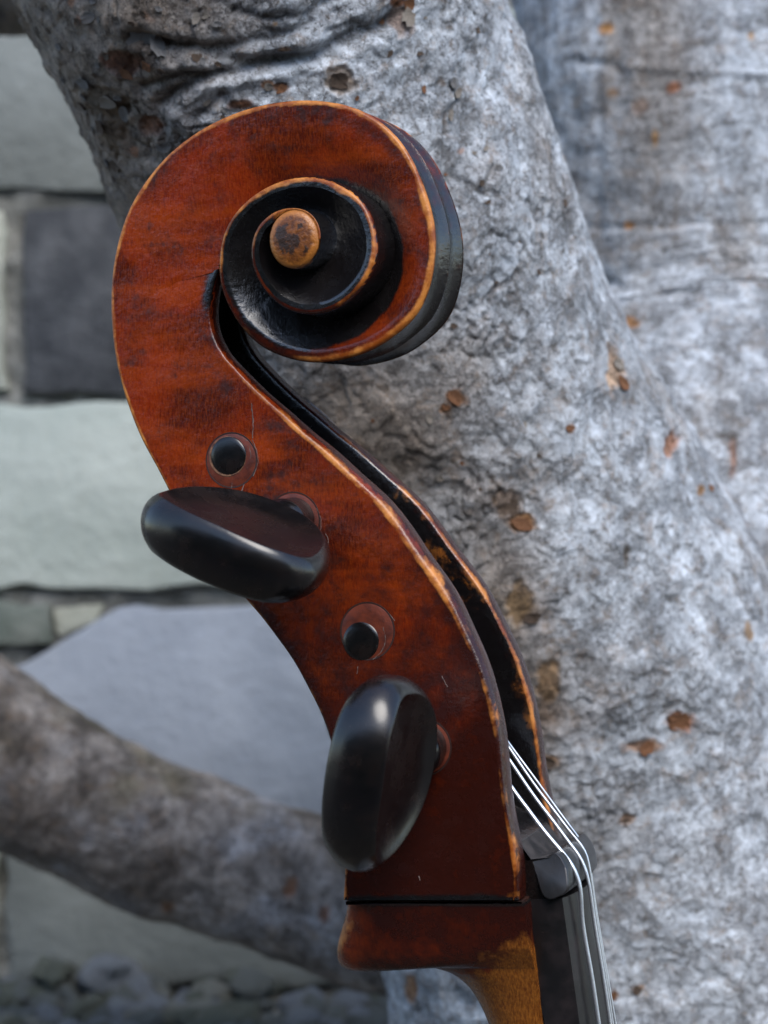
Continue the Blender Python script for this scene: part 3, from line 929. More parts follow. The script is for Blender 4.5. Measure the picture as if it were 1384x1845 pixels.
EYE = loc(530, 431, 30.5)
sp_ = trace(spiral_pts)
rad = np.hypot(sp_[:, 0] - EYE[0], sp_[:, 1] - EYE[1])
ang = np.unwrap(np.arctan2(sp_[:, 1] - EYE[1], sp_[:, 0] - EYE[0]))
beta = -(ang - ang[0])                                    # grows clockwise, from the throat line inwards
i_thr = 2
B0 = beta[i_thr]
RD = 7.05
b_end = beta[-1]
def disc_r(b):
    return 7.05 + 0.75 * np.sin(np.asarray(b) - b_end) ** 2
def E_rh(b):
    b = np.asarray(b, float)
    r = spline(np.clip(b, beta[0], b_end), beta, rad)
    h = spline(np.clip(b, beta[0], b_end), beta, sp_[:, 2])
    t = sm(b_end, b_end + 2.0, b)
    r = np.where(b > b_end, lerp(r, disc_r(b), t), r)
    h = np.where(b > b_end, lerp(h, 31.0, t), h)
    return r, h
def E_xy(b, r):
    a = ang[0] - b
    return np.stack([EYE[0] + r * np.cos(a), EYE[1] + r * np.sin(a)], -1)

NB = 132
step_b = 2 * np.pi / NB
n_turn = int(math.ceil((b_end - B0) / step_b))
bs = B0 + np.arange(n_turn + 1) * step_b
CH = 1.0                                                  # width of the worn arris, mm

geo = Geo()
# --- spiral face, one profile row per angle: arris, hollow, wall of the next turn
ds_out = np.array([0, 0.25, 0.5, 0.75, 1.0, 1.4, 1.9, 2.6])
nf, nw = 22, 9
rows, wear, grime, deep, amber = [], [], [], [], []
ro, ho = E_rh(bs)
ri, hi = E_rh(bs + 2 * np.pi)
for k, b in enumerate(bs):
    t = (b - B0) / (2 * np.pi)
    L = max(ro[k] - min(ri[k], ro[k] - 0.35), 0.35)
    c = min(CH * (1.25 if 0.45 < t < 0.9 else 1.0), 0.30 * L)
    dip = np.interp(t, [0, 0.12, 0.3, 0.5, 0.75, 1.0, 1.4, 2.2], [0.8, 2.2, 3.2, 3.8, 5.0, 5.6, 6.2, 5.6])
    dip = min(dip, 0.85 * L)
    tail = float(sm(b_end - 2.75, b_end - 2.05, b))
    dip *= 1 - tail
    lean = min(0.35, 0.1 * L)
    d1 = ds_out * c
    h1 = ho[k] - CH * (1 - np.sqrt(np.clip(1 - (1 - np.clip(ds_out, 0, 1)) ** 2, 0, 1))) * (c / CH)
    d2 = np.linspace(d1[-1], L - lean, nf + 1)[1:]
    x = (d2 - d1[-1]) / max(L - lean - d1[-1], 1e-6)
    q1 = x ** 2.6
    q2 = 1 - (1 - x) ** 1.35
    h2 = ho[k] - dip * lerp(q1, q2, sm(0.35, 0.95, t))
    root = h2[-1]
    top = hi[k] - min(CH, 0.3 * max(ri[k] - RD, 0.4) + 0.2)
    y = np.linspace(0, 1, nw + 1)[1:]
    d3 = L - lean * (1 - y)
    h3 = root + (top - root) * (y ** 0.85)
    dd, hh = np.concatenate([d1, d2, d3]), np.concatenate([h1, h2, h3])
    xy = E_xy(np.full(len(dd), b), ro[k] - dd)
    rows.append(np.column_stack([xy, hh]))
    dist = dd / c
    wv = np.interp(dist, [0, 0.2, 0.9, 1.5, 2.4], [0.75, 1.0, 0.95, 0.5, 0.0])
    wv = wv * np.interp(t, [0, 0.36, 0.62, 0.74, 0.95, 1.05, 1.3, 1.42, 1.55, 1.75, 1.95, 2.05, 2.3], [0.9, 0.9, 1.0, 0.8, 0.35, 0.7, 0.95, 0.8, 0.8, 0.45, 0.35, 0.6, 1.0])
    wv[-nw:] = 0
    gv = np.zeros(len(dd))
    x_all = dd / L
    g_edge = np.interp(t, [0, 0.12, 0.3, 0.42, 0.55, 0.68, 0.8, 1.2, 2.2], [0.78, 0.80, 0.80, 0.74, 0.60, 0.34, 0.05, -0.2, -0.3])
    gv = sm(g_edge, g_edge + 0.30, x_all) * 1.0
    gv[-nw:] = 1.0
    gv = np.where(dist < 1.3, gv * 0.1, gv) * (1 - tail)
    wv = np.maximum(wv, 0.6 * tail)
    dv = np.interp(t, [0, 0.3, 0.42, 0.6, 0.8], [0.05, 0.10, 0.30, 0.45, 0.75]) * np.interp(x_all, [0, 0.1, 0.4, 0.8], [1.0, 1.0, 0.6, 1.0])
    dv = dv + 0.25 * np.exp(-((t - 0.36) / 0.07) ** 2) * np.exp(-((x_all - 0.16) / 0.12) ** 2) * 2
    wear.append(wv); grime.append(gv); deep.append(np.clip(dv, 0, 1)); amber.append(np.full(len(dd), 0.8 * tail))
F = np.array(rows)
atts = dict(wear=np.array(wear), grime=np.array(grime), deep=np.array(deep), amber=np.array(amber))
attsB = atts

# --- cheeks of the pegbox
back = np.vstack([trace(back_pts), sp_[:1], np.column_stack([E_xy(np.linspace(beta[0] + 0.08, B0, 6), E_rh(np.linspace(beta[0] + 0.08, B0, 6))[0]), E_rh(np.linspace(beta[0] + 0.08, B0, 6))[1]])])
front = trace(front_pts)
NA = 190
tA = np.linspace(0, 1, NA)
BK = resample(back, t=tA)
FR = resample(front, t=tA)
BK[-1] = np.append(E_xy(B0, ro[0]), ho[0])
CF = np.interp(tA, [0, 0.12, 0.3, 0.5, 0.65, 0.85, 0.95, 1], [1.0, 1.0, 1.5, 2.0, 1.7, 1.1, 1.0, 0.4])
dsF = np.array([0, 0.25, 0.5, 0.75, 1.0, 1.3, 1.7, 2.3])
rows, wear, grime, deep, amber = [], [], [], [], []
rise = lambda q: CH * (1 - np.sqrt(np.clip(1 - (1 - np.clip(q, 0, 1)) ** 2, 0, 1)))
for k in range(NA):
    a, b = BK[k], FR[k]
    L = np.linalg.norm(b[:2] - a[:2])
    d1 = ds_out * CH
    d3 = L - (dsF * CF[k])[::-1]
    d2 = np.linspace(d1[-1], d3[0], 24)[1:-1]
    dd = np.concatenate([d1, d2, d3])
    x = dd / L
    hh = lerp(a[2], b[2], x)
    hh = hh - np.concatenate([rise(ds_out), np.zeros(len(d2) + len(d3))])
    hh = hh - np.concatenate([np.zeros(len(d1) + len(d2)), (rise(dsF) * CF[k])[::-1]])
    rows.append(np.column_stack([lerp(a[0], b[0], x), lerp(a[1], b[1], x), hh]))
    t = tA[k]
    wb = np.interp(dd / CH, [0, 0.2, 0.9, 1.4, 2.1], [0.7, 0.95, 0.85, 0.4, 0.0]) * np.interp(t, [0, 0.05, 0.12, 0.3, 0.5, 0.6, 0.8, 1], [0.85, 0.7, 0.4, 0.38, 0.55, 0.8, 0.9, 0.9])
    wf = np.interp((L - dd) / CF[k], [0, 0.3, 1.0, 1.3, 1.9], [0.35, 0.75, 0.95, 0.7, 0.0]) * np.interp(t, [0, 0.05, 0.1, 0.25, 0.4, 0.62, 0.75, 0.86, 0.95, 1], [0.8, 0.75, 0.6, 0.56, 0.78, 0.92, 0.8, 0.55, 0.15, 0])
    wear.append(np.maximum(wb, wf))
    grime.append(sm(0.86, 1.0, t) * sm(0.75, 1.0, x) + 0.85 * sm(0.016, 0.0, t) * sm(0.01, 0.06, x) * sm(0.99, 0.9, x))
    dv = np.interp(t, [0, 0.1, 0.22, 0.34, 0.46, 0.56, 0.7, 1], [1.0, 0.98, 0.84, 0.66, 0.50, 0.34, 0.16, 0.08])
    edgev = np.maximum(sm(0.10, 0.0, x), sm(0.86, 0.97, x)) * 0.25 * sm(0.7, 0.3, t)
    deep.append(np.clip(dv + edgev, 0, 1) * np.ones(len(dd)))
    amber.append(0.55 * sm(0.10, 0.0, t) * sm(0.10, 0.0, x) + 0.5 * sm(0.035, 0.01, t) * sm(0.86, 0.97, x))
G_ = np.array(rows)
top_row = np.vstack([F[0, :30], np.linspace(F[0, 29], F[0, 31], 9)[1:]])
for k in range(NA):
    q = float(sm(0.80, 1.0, tA[k]))
    if q > 0:
        off_h = top_row[:, 2] - lerp(ho[0], G_[k, -1, 2], np.linspace(0, 1, 38) * 0)
        shape = top_row[:, 2] - ho[0]
        G_[k, :30, 2] = lerp(G_[k, :30, 2], BK[k, 2] + shape[:30], q)
        G_[k, 30:, 2] = lerp(G_[k, 30:, 2], G_[k, 29, 2] + (G_[k, 30:, 2] - G_[k, 30, 2]), q)
G_[-1] = top_row
atts = dict(wear=np.array(wear), grime=np.array(grime), deep=np.array(deep), amber=np.array(amber))
lo, hi_ = NA - 34, NA + 22
def seam(a_, b_):
    st_ = np.concatenate([a_[:, :30], b_[1:40, :30]])
    for _ in range(160):
        st_[lo:hi_] += 0.5 * (0.5 * (st_[lo - 1:hi_ - 1] + st_[lo + 1:hi_ + 1]) - st_[lo:hi_])
    a_[:, :30] = st_[:NA]
    b_[:40, :30] = st_[NA - 1:NA + 39]
hA, hB = G_[:, :, 2].copy(), F[:, :, 2].copy()
seam(hA, hB)
G_[:, :30, 2] = hA[:, :30]
F[:, :30, 2] = hB[:, :30]
for k_ in atts:
    seam(atts[k_], attsB[k_])
geo.grid(F, attsB)
geo.grid(F * [1, 1, -1], attsB)
geo.grid(G_, atts)
geo.grid(G_ * [1, 1, -1], atts)

# --- fluted back, from the neck joint over the top and under the scroll into the throat
n_wrap = NB + 8
rw, hw = E_rh(bs[:n_wrap])
curve = np.vstack([np.column_stack([BK[:, :2], BK[:, 2]]), np.column_stack([E_xy(bs[1:n_wrap], rw[1:]), hw[1:]])])
Tn = np.gradient(curve[:, :2], axis=0)
Tn /= np.linalg.norm(Tn, axis=1)[:, None]
inn = np.stack([Tn[:, 1], -Tn[:, 0]], -1)                 # towards the inside of the turn
hside = np.concatenate([BK[:, 2] - CH, hw[1:] - CH * np.where((bs[1:n_wrap] - B0) / (2 * np.pi) > 0.45, np.where((bs[1:n_wrap] - B0) / (2 * np.pi) < 0.9, 1.25, 1.0), 1.0) * 0 - CH])
xx = np.linspace(-1, 1, 41)
fl = np.clip(1 - (2 * np.abs(xx) - 1) ** 2, 0, 1) ** 0.8
nC = len(curve)
fd = np.interp(np.arange(nC), [0, 25, 80, NA, NA + 30, nC], [0.0, 0.3, 1.2, 1.8, 2.1, 2.1])
P3 = np.zeros((nC, 41, 3))
P3[..., :2] = curve[:, None, :2] + inn[:, None] * (fl[None] * fd[:, None])[..., None]
P3[..., 2] = hside[:, None] * xx[None]
wv = np.maximum(sm(0.94, 1.0, np.abs(xx)) * 0.55, sm(0.05, 0.0, np.abs(xx)) * 0.62)
tC = np.interp(np.arange(nC), [0, NA, NA + 30, NA + 60, nC], [0.9, 0.6, 0.9, 0.8, 0.2])
geo.grid(P3, dict(wear=wv[None] * tC[:, None], grime=np.interp(np.arange(nC), [0, NA, NA + 35, NA + 60, NA + 90, nC], [0.1, 0.1, 0.30, 0.62, 0.9, 1.0])[:, None] * np.ones(41), deep=np.full((nC, 41), 0.75), amber=np.zeros((nC, 41))))

# --- front: rims of both cheeks, and the string slot between them
tk = np.interp(tA, [0, 0.4, 0.8, 1], [6.6, 6.3, 5.6, 5.0])
Tn = np.gradient(FR[:, :2], axis=0)
Tn /= np.linalg.norm(Tn, axis=1)[:, None]
inn = np.stack([-Tn[:, 1], Tn[:, 0]], -1)
sgn = np.sign(np.sum((BK[:, :2] - FR[:, :2]) * inn, axis=1))
inn = inn * sgn[:, None]
gapw = np.linalg.norm(BK[:, :2] - FR[:, :2], axis=1)
dpt = np.interp(tA, [0, 0.045, 0.07, 0.125, 0.16, 0.6, 0.85, 1.0], [0.0, 0.0, 1.0, 17, 24, 20, 9, 3.0])
dpt = np.minimum(dpt, 0.62 * gapw)
FR[:, 2] = G_[:, -1, 2] + CF * 1.0
rows, wear, grime, amber = [], [], [], []
for k in range(NA):
    h = FR[k, 2] - CF[k]
    w0, w1 = h, FR[k, 2] - CF[k] - tk[k]
    d = dpt[k]
    rr = min(0.9, d)
    prof = [(w0, 0.0), (lerp(w0, w1, 0.12), -0.18), (lerp(w0, w1, 0.3), -0.28), (lerp(w0, w1, 0.5), -0.30), (lerp(w0, w1, 0.7), -0.26), (lerp(w0, w1, 0.88), -0.12), (w1, 0.15 * rr), (w1 - 0.35, 0.6 * rr), (w1 - 0.45, rr)]
    prof += [(w1 - 0.5, rr + (d - rr) * q) for q in (0.08, 0.2, 0.4, 0.6, 0.8, 0.95)] + [(w1 - 1.5, d), (w1 * 0.4, d)]
    full = prof + [(-a_, b_) for a_, b_ in prof[::-1]]
    rows.append([np.append(FR[k, :2] + inn[k] * b_, a_) for a_, b_ in full])
    t = tA[k]
    m = len(prof)
    wv = np.zeros(m)
    wv[:9] = np.array([0.55, 0.35, 0.28, 0.25, 0.22, 0.2, 0.34, 0.2, 0]) * np.interp(t, [0, 0.1, 0.7, 1], [1, 1, 0.8, 0.2])
    wfar = np.zeros(m)
    wfar[:11] = np.array([0.2, 0.2, 0.25, 0.3, 0.4, 0.7, 0.95, 0.85, 0.6, 0.42, 0.1]) * np.interp(t, [0, 0.1, 0.3, 0.5, 0.62, 0.8, 1], [0.72, 0.74, 0.78, 0.72, 0.6, 0.25, 0.0])
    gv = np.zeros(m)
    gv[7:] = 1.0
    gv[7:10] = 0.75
    gf = gv.copy()
    av = np.zeros(m)
    af = np.zeros(m)
    af[9:15] = np.array([0.52, 0.48, 0.42, 0.34, 0.24, 0.1]) * np.interp(t, [0.22, 0.36, 0.44, 0.5, 0.56], [0, 0.55, 1.0, 0.8, 0])
    wear.append(np.concatenate([wv, wfar[::-1]]))
    grime.append(np.concatenate([gv, gf[::-1]]))
    amber.append(np.concatenate([av, af[::-1]]))
Rm = np.array(rows)
geo.grid(Rm, dict(wear=np.array(wear), grime=np.array(grime), deep=np.full(Rm.shape[:2], 0.85), amber=np.array(amber)))
# --- foot of the head
geo.fan(np.vstack([G_[0], (G_[0] * [1, 1, -1])[::-1]]), np.array([(BK[0, 0] + FR[0, 0]) / 2, BK[0, 1] - 0.2, 0]), dict(deep=1.0, grime=1.0))
scroll = link('scroll', geo.mesh('scroll', smooth=38, weld=0.02), VARN, cello, label='carved scroll and pegbox in one piece of red-brown varnished maple with worn golden edges')

# --- scroll eyes
ge = Geo()
EM = NT('worn_scroll_eye')
_ob = EM.coord('Object')
_m = EM.noise(_ob, 210, 4, 0.6)
_f = EM.noise(_ob, 600, 4, 0.65)
_r = EM.attr('rim')
_c = EM.mix(EM.ramp(_f, 0.3, 0.7), (0.078, 0.021, 0.0035), (0.20, 0.064, 0.0105))
_c = EM.mix(EM.ramp(EM.math('ADD', _m, EM.math('MULTIPLY', _r, -0.28)), 0.47, 0.53, 0, 0.9), _c, (0.020, 0.012, 0.009))
_c = EM.mix(EM.math('MULTIPLY', EM.ramp(EM.math('ADD', _r, EM.math('SUBTRACT', _f, 0.5)), 0.45, 0.9), 0.8), _c, (0.38, 0.135, 0.022))
EM.set(Base_Color=_c, Roughness=0.36, Normal=EM.bump(EM.math('ADD', _f, _m), 0.0003))
re_, he_ = E_rh(bs[-1] - 2 * np.pi + np.arange(NB) * step_b + 2 * np.pi)
a_ = np.arange(NB) / NB * 2 * np.pi
prof = [(RD + 0.02, 28.6, 0), (RD + 0.02, 30.2, 0.6), (RD - 0.15, 30.7, 1), (RD - 0.6, 31.15, 1), (RD - 1.2, 31.45, 0.8), (RD - 2.2, 31.75, 0.35), (RD * 0.45, 32.0, 0), (RD * 0.2, 32.1, 0)]
P = np.zeros((NB, len(prof), 3))
for j, (r_, z_, w_) in enumerate(prof):
    rr_ = r_ / RD * (7.05 + 0.75 * np.sin(a_ - (ang[0] - b_end)) ** 2)
    P[:, j, 0] = EYE[0] + np.cos(a_) * rr_
    P[:, j, 1] = EYE[1] + np.sin(a_) * rr_
    P[:, j, 2] = z_
rim = np.array([p_[2] for p_ in prof])[None] * np.ones((NB, 1))
ge.grid(P, dict(rim=rim), close_i=True)
ge.fan(P[:, -1], np.array([EYE[0], EYE[1], 32.12]))
eye_me = ge.mesh('scroll_eye', smooth=60)
e1 = link('scroll_eye', eye_me, EM.m, scroll, label='round amber eye of the scroll with a dark stain')
e2 = link('scroll_eye', eye_me, None, scroll)
e2.matrix_basis = Matrix.Scale(-1, 4, (0, 0, 1))

# ------------------------------------------------------------------ pegs, bushings
def frame(cu, cv, w, wdir=1, tilt=(0, 0), roll=0.0):
    """matrix: local z = outward from the cheek, x = roll angle in the cheek plane"""
    z = Vector((tilt[0], tilt[1], wdir)).normalized()
    x = Vector((math.cos(roll), math.sin(roll), 0))
    x = (x - z * x.dot(z)).normalized()
    y = z.cross(x)
    return Matrix(((x.x, y.x, z.x, cu * 0.001), (x.y, y.y, z.y, cv * 0.001), (x.z, y.z, z.z, w * 0.001), (0, 0, 0, 1)))

def head_mesh():
    """thumb piece of a cello peg: x = long axis, y = thickness, z = outward; two dished sides, broad convex rim"""
    g = Geo()
    n = 96
    ps = np.linspace(0, 2 * np.pi, n, endpoint=False)
    ex, ez = 22.0, 17.0
    # outline in x-z, centre at 0: flattened oval, narrowed towards the shaft
    cx, sz = np.cos(ps), np.sin(ps)
    ox = ex * np.sign(cx) * np.abs(cx) ** 0.74
    oz = np.where(sz > 0, 13.6 * np.abs(sz) ** 0.95, -28.5 * np.abs(sz) ** 1.0)
    ox = ox * np.where(sz < 0, 1 - 0.12 * np.abs(sz) ** 2.0, 1.0)
    # rim half-thickness: full at the tip, thinning to the ends and back
    tr = np.interp(np.arctan2(sz, np.abs(cx)), [-1.57, -0.9, -0.3, 0.0, 0.35, 0.8, 1.57], [7.0, 6.6, 6.2, 5.9, 6.3, 7.2, 7.8])
    prof = [(0.0, 0.34, 1), (0.25, 0.36, 1), (0.5, 0.45, 1), (0.7, 0.60, 1), (0.84, 0.79, 1), (0.93, 0.93, 1), (0.97, 0.99, 1), (0.985, 1.0, 1), (1.005, 0.965, 1), (1.05, 0.83, 1), (1.09, 0.66, 1), (1.12, 0.46, 1), (1.138, 0.24, 1), (1.145, 0.0, 1)]
    full = [(r, y) for r, y, _ in prof] + [(r, -y) for r, y, _ in prof[-2::-1]]
    P = np.zeros((n, len(full), 3))
    for j, (r, y) in enumerate(full):
        P[:, j, 0] = ox * r
        P[:, j, 2] = oz * r
        base = np.interp(r, [0, 0.5, 0.8, 1.0], [1.0, 0.85, 0.45, 0.0])
        yt = lerp(np.abs(y) * tr, 4.6 - 1.0 * (1 - r), base) if r < 1 else np.abs(y) * tr
        P[:, j, 1] = np.sign(y) * yt if y else 0
    g.grid(P, close_i=True)
    return g.mesh('peg_head', smooth=32, weld=1e-4)
HEAD = head_mesh()
def shaft_mesh(L):
    g = Geo()
    g.grid(lathe([(0, -L), (4.4, -L), (4.9, -L + 0.5), (5.5, -15), (6.4, 0.0), (6.7, 4.0), (6.9, 6), (7.2, 7), (7.2, 8.0), (6.6, 9), (5.4, 12), (4.0, 15), (3.2, 18), (2.0, 20), (0, 20)]), close_i=True)
    return g.mesh('tuning_peg', smooth=50)
g = Geo()
g.grid(lathe([(0, 0.06), (4, 0.07), (7.2, 0.05), (7.45, -0.04), (7.45, -3.0)]), close_i=True)
BUSHM = g.mesh('peg_bushing', smooth=30)
g = Geo()
g.grid(lathe([(7.35, -0.5), (7.4, 0.05), (7.75, 0.08), (8.0, -0.5)]), close_i=True)
GLUE = g.mesh('glue_line', smooth=30)
g = Geo()
g.grid(lathe([(4.6, 0.05), (5.2, 0.09), (5.5, 0.10), (5.62, 0.03)]), close_i=True)
HRIM = g.mesh('hole_rim', smooth=30)
g = Geo()
g.grid(lathe([(5.3, -6), (5.32, -0.05), (5.1, 0.20), (4.2, 0.42), (1.8, 0.58), (0, 0.62)]), close_i=True)
PEND = g.mesh('peg_end', smooth=60)

def cheek(uv):
    """height and normal tilt of the near cheek at (u, v)"""
    D2 = (G_[:, 8:30, 0] - uv[0]) ** 2 + (G_[:, 8:30, 1] - uv[1]) ** 2
    k, j = np.unravel_index(np.argmin(D2), D2.shape)
    j += 8
    k0, k1, j0, j1 = max(k - 6, 0), min(k + 6, NA - 1), max(j - 3, 8), min(j + 3, 29)
    nrm = np.cross(G_[k1, j] - G_[k0, j], G_[k, j1] - G_[k, j0])
    nrm *= np.sign(nrm[2])
    tl = nrm[:2] / nrm[2]
    p = G_[k, j]
    return float(p[2] - (uv - p[:2]) @ tl), tl

# bushings on the near cheek: centre px, offset of the peg end within, radius scale, end seen?
bush = [((417, 829), (412, 821), 1.0, True), ((528, 938), None, 1.03, False), ((662, 1137), (651, 1155), 1.02, True), ((764, 1346), None, 1.0, False)]
peg_spec = [  # near pegs (shaft from bushings 1 and 3) then far pegs
    (1, 1, (-0.035, -0.115), math.radians(-23), 26.0),
    (3, 1, (-0.03, -0.04), math.radians(-100), 24.0),
    (0, -1, (0.02, -0.04), math.radians(-48), 22.0),
    (2, -1, (-0.10, -0.03), math.radians(-62), 18.0)]
centres = []
for (bx, by), endp, s_, seen in bush:
    h = 17.0
    for _ in range(4):
        uv = loc(bx, by, h)
        h, tl = cheek(uv)
    centres.append((uv, h))
    for nm, m_, mt, k in (('peg_bushing', BUSHM, BUSH, s_), ('glue_line', GLUE, DARKRING, s_)):
        o = link(nm, m_, mt, scroll)
        o.matrix_basis = frame(uv[0], uv[1], h, 1, tl) @ Matrix.Diagonal((k, k, 1, 1))
    e_uv = loc(endp[0], endp[1], h) if endp else uv
    o = link('hole_rim', HRIM, RIMW, scroll)
    o.matrix_basis = frame(e_uv[0] - 0.28, e_uv[1] - 0.22, h + 0.03, 1, tl)
    o = link('peg_bushing', BUSHM, None, scroll)
    o.matrix_basis = frame(uv[0], uv[1], -h, -1, tl)
names = ['near upper peg with a broad black ebony thumb piece lying across the pegbox', 'near lower peg with its black ebony thumb piece standing upright', None, None]
for i, (bi, wd, tilt, roll, ext) in enumerate(peg_spec):
    uv, h = centres[bi]
    endp = bush[bi][1]
    if endp:
        uv = loc(endp[0], endp[1], h)
    pg = link('tuning_peg', shaft_mesh(2 * h - 1.0), EBONY, cello, label=names[i])
    fm = frame(uv[0], uv[1], h * wd, wd, tilt, roll)
    pg.matrix_basis = fm
    hd = link('peg_head', HEAD, EBONY, pg)
    hd.matrix_basis = Matrix.Translation((0, 0, (ext + 14.5) * 0.001))
    if wd < 0:
        pe = link('peg_end', PEND, EBONY, pg)
        pe.matrix_basis = fm.inverted() @ frame(uv[0], uv[1], h + 0.1, 1, cheek(uv)[1])

# ------------------------------------------------------------------ dust-filled cracks and chips in the varnish
CRK = mat_plain('dusty_crack', (0.16, 0.115, 0.10), 0.7, var=(0.055, 0.030, 0.024), scale=600)
def hair(path, r):
    q = np.array(path, float)
    h_ = 17.0
    P_ = []
    for a_, b_ in resample(q, n=max(8, int(arclen(q)[-1] / 4))):
        for _ in range(3):
            uv_ = loc(a_, b_, h_)
            h_ = cheek(uv_)[0]
        P_.append([uv_[0], uv_[1], h_ + 0.02])
    P_ = np.array(P_)
    P_[:, :2] += rng.uniform(-0.10, 0.10, (len(P_), 2))
    rr = r * rng.uniform(0.5, 1.25, (len(P_), 1, 1))
    T = np.gradient(P_, axis=0)
    T /= np.linalg.norm(T, axis=1)[:, None]
    A = np.cross(T, [0, 0, 1.0])
    A /= np.linalg.norm(A, axis=1)[:, None]
    a = np.linspace(0, 2 * np.pi, 6, endpoint=False)
    return P_[:, None] + rr * (np.cos(a)[None, :, None] * A[:, None] + 0.5 * np.sin(a)[None, :, None] * np.array([0, 0, 1.0]))
for path, r in (([(453, 726), (456, 760), (455, 790)], 0.16), ([(440, 872), (434, 890), (428, 902)], 0.16), ([(418, 868), (417, 880)], 0.14), ([(455, 793), (463, 815), (464, 838), (456, 858)], 0.13),
                ([(448, 802), (452, 822), (446, 842)], 0.12), ([(428, 784), (446, 794)], 0.12), ([(570, 915), (578, 935), (577, 958)], 0.12), ([(586, 962), (592, 975), (589, 984)], 0.16),
                ([(690, 1130), (695, 1150), (688, 1172), (672, 1188)], 0.16), ([(700, 1104), (711, 1118)], 0.12), ([(645, 1200), (643, 1214)], 0.14), ([(796, 1218), (806, 1238)], 0.14), ([(754, 1578), (757, 1586)], 0.2)):
    g = Geo()
    g.grid(hair(path, r), close_j=True)
    link('varnish_crack', g.mesh('varnish_crack', smooth=0, weld=0), CRK, scroll)

# ------------------------------------------------------------------ neck
nb = trace([(616, 1624, 20), (615, 1640, 20), (607, 1676, 18), (597, 1712, 17), (598, 1738, 16), (609, 1752, 15), (636, 1751, 14), (681, 1740, 13), (714, 1735, 12), (750, 1738, 10), (790, 1746, 8), (831, 1768, 6), (859, 1798, 4), (878, 1834, 3), (893, 1880, 2), (906, 1960, 2)])
nf = trace([(952, 1625, 20), (954, 1640, 20), (957, 1668, 19), (960, 1690, 18.5), (963, 1705, 18), (965, 1716, 18), (967, 1726, 17.5), (969, 1738, 17), (971, 1750, 17), (973, 1764, 16.5), (975, 1780, 16.5), (977, 1798, 16.3), (979, 1816, 16.2), (982, 1842, 16), (988, 1885, 16), (997, 1960, 16)])
nn = 110
sN = np.linspace(0, 1, len(nb))
NBK = spline(np.linspace(0, 1, nn), sN, nb)
NFR = spline(np.linspace(0, 1, nn), sN, nf)
dirv = NFR[-1, :2] - NFR[-8, :2]
dirv /= np.linalg.norm(dirv)
ext = np.linspace(0, 1, 14)[1:, None] * 270
NBK = np.vstack([NBK, np.column_stack([NBK[-1, :2] + ext * dirv, np.full(13, 2)])])
NFR[:, 0] -= 0.5
NFR = np.vstack([NFR, np.column_stack([NFR[-1, :2] + ext * dirv, np.full(13, 16)])])
g = Geo()
ts = np.linspace(-1, 1, 49)
rows, wear, grime, deep, amber = [], [], [], [], []
LA, LB = loc(800, 1775, 16), loc(948, 1694, 16)
LN = np.array([(LB - LA)[1], -(LB - LA)[0]])
LN /= np.linalg.norm(LN)
for k in range(len(NBK)):
    q = k / (nn - 1)
    hw_ = np.interp(q, [0, 0.25, 0.5, 0.8, 1.0], [23.0, 21.5, 18.5, 16.5, 15.5])
    ex = np.interp(q, [0, 0.2, 0.4, 0.7, 1.0], [9.0, 6.0, 3.2, 2.4, 2.2])
    th = ts * np.pi / 2
    cx = np.abs(np.cos(th)) ** (2 / ex)
    sx = np.sign(ts) * np.abs(np.sin(th)) ** (2 / ex)
    a, b = NFR[k, :2], NBK[k, :2]
    rows.append(np.column_stack([a + (b - a) * cx[:, None], hw_ * sx]))
    wear.append(np.interp(q, [0, 0.05, 0.1, 0.3, 0.5, 0.6], [0.5, 0.7, 0.5, 0.55, 0.5, 0.1]) * sm(0.80, 0.99, cx) * (1 if q < 0.65 else 0) * sm(0.2, 0.6, np.abs(sx)))
    grime.append(0.9 * sm(0.05, 0.0, q) * sm(1.0, 0.9, cx))
    yy = NFR[k, 1]
    am = sm(0.40, 0.66, q + 0.16 * sm(0.6, 0.1, cx))
    row = rows[-1]
    am = sm(-9.0, 9.0, (row[:, :2] - LA) @ LN)
    amber.append(am + 0.55 * sm(0.88, 0.99, cx) * sm(0.5, 0.3, q))
    deep.append(np.clip(0.92 - 0.5 * q, 0, 1) * (1 - 0.55 * sm(0.7, 1.0, cx)))
P = np.array(rows)
g.grid(P, dict(wear=np.array(wear), grime=np.array(grime), deep=np.array(deep), amber=np.array(amber)))
g.grid(np.stack([P[:, 0], P[:, -1]], 1), {k_: np.array(v_)[:, [0, -1]] for k_, v_ in (('wear', wear), ('grime', grime), ('deep', deep), ('amber', amber))})
g.fan(P[0], (P[0, 0] + P[0, -1]) / 2 * [1, 1, 0], dict(deep=1.0, grime=1.0))
g.fan(P[-1], P[-1].mean(0), dict(amber=1.0))
link('neck', g.mesh('neck', smooth=35, weld=0.01), VARN, cello, label='neck root, dark red at the joint and rubbed to amber lower down')
# dark joint between head and neck
g = Geo()
J0, J1 = loc(630, 1623.5, 20), loc(946, 1623.5, 20)
Q = []
for s_ in (-1, 1):
    Q.append([[*(J0 + [0, 0.45]), 23.1 * s_], [*(J1 + [0, 0.45]), 23.1 * s_], [*(J1 - [0, 0.45]), 23.1 * s_], [*(J0 - [0, 0.45]), 23.1 * s_]])
g.grid(np.array(Q), close_j=True)
link('neck_joint', g.mesh('neck_joint', smooth=30), mat_plain('joint_glue', (0.016, 0.006, 0.004), 0.5, var=(0.035, 0.010, 0.005), scale=300), cello)

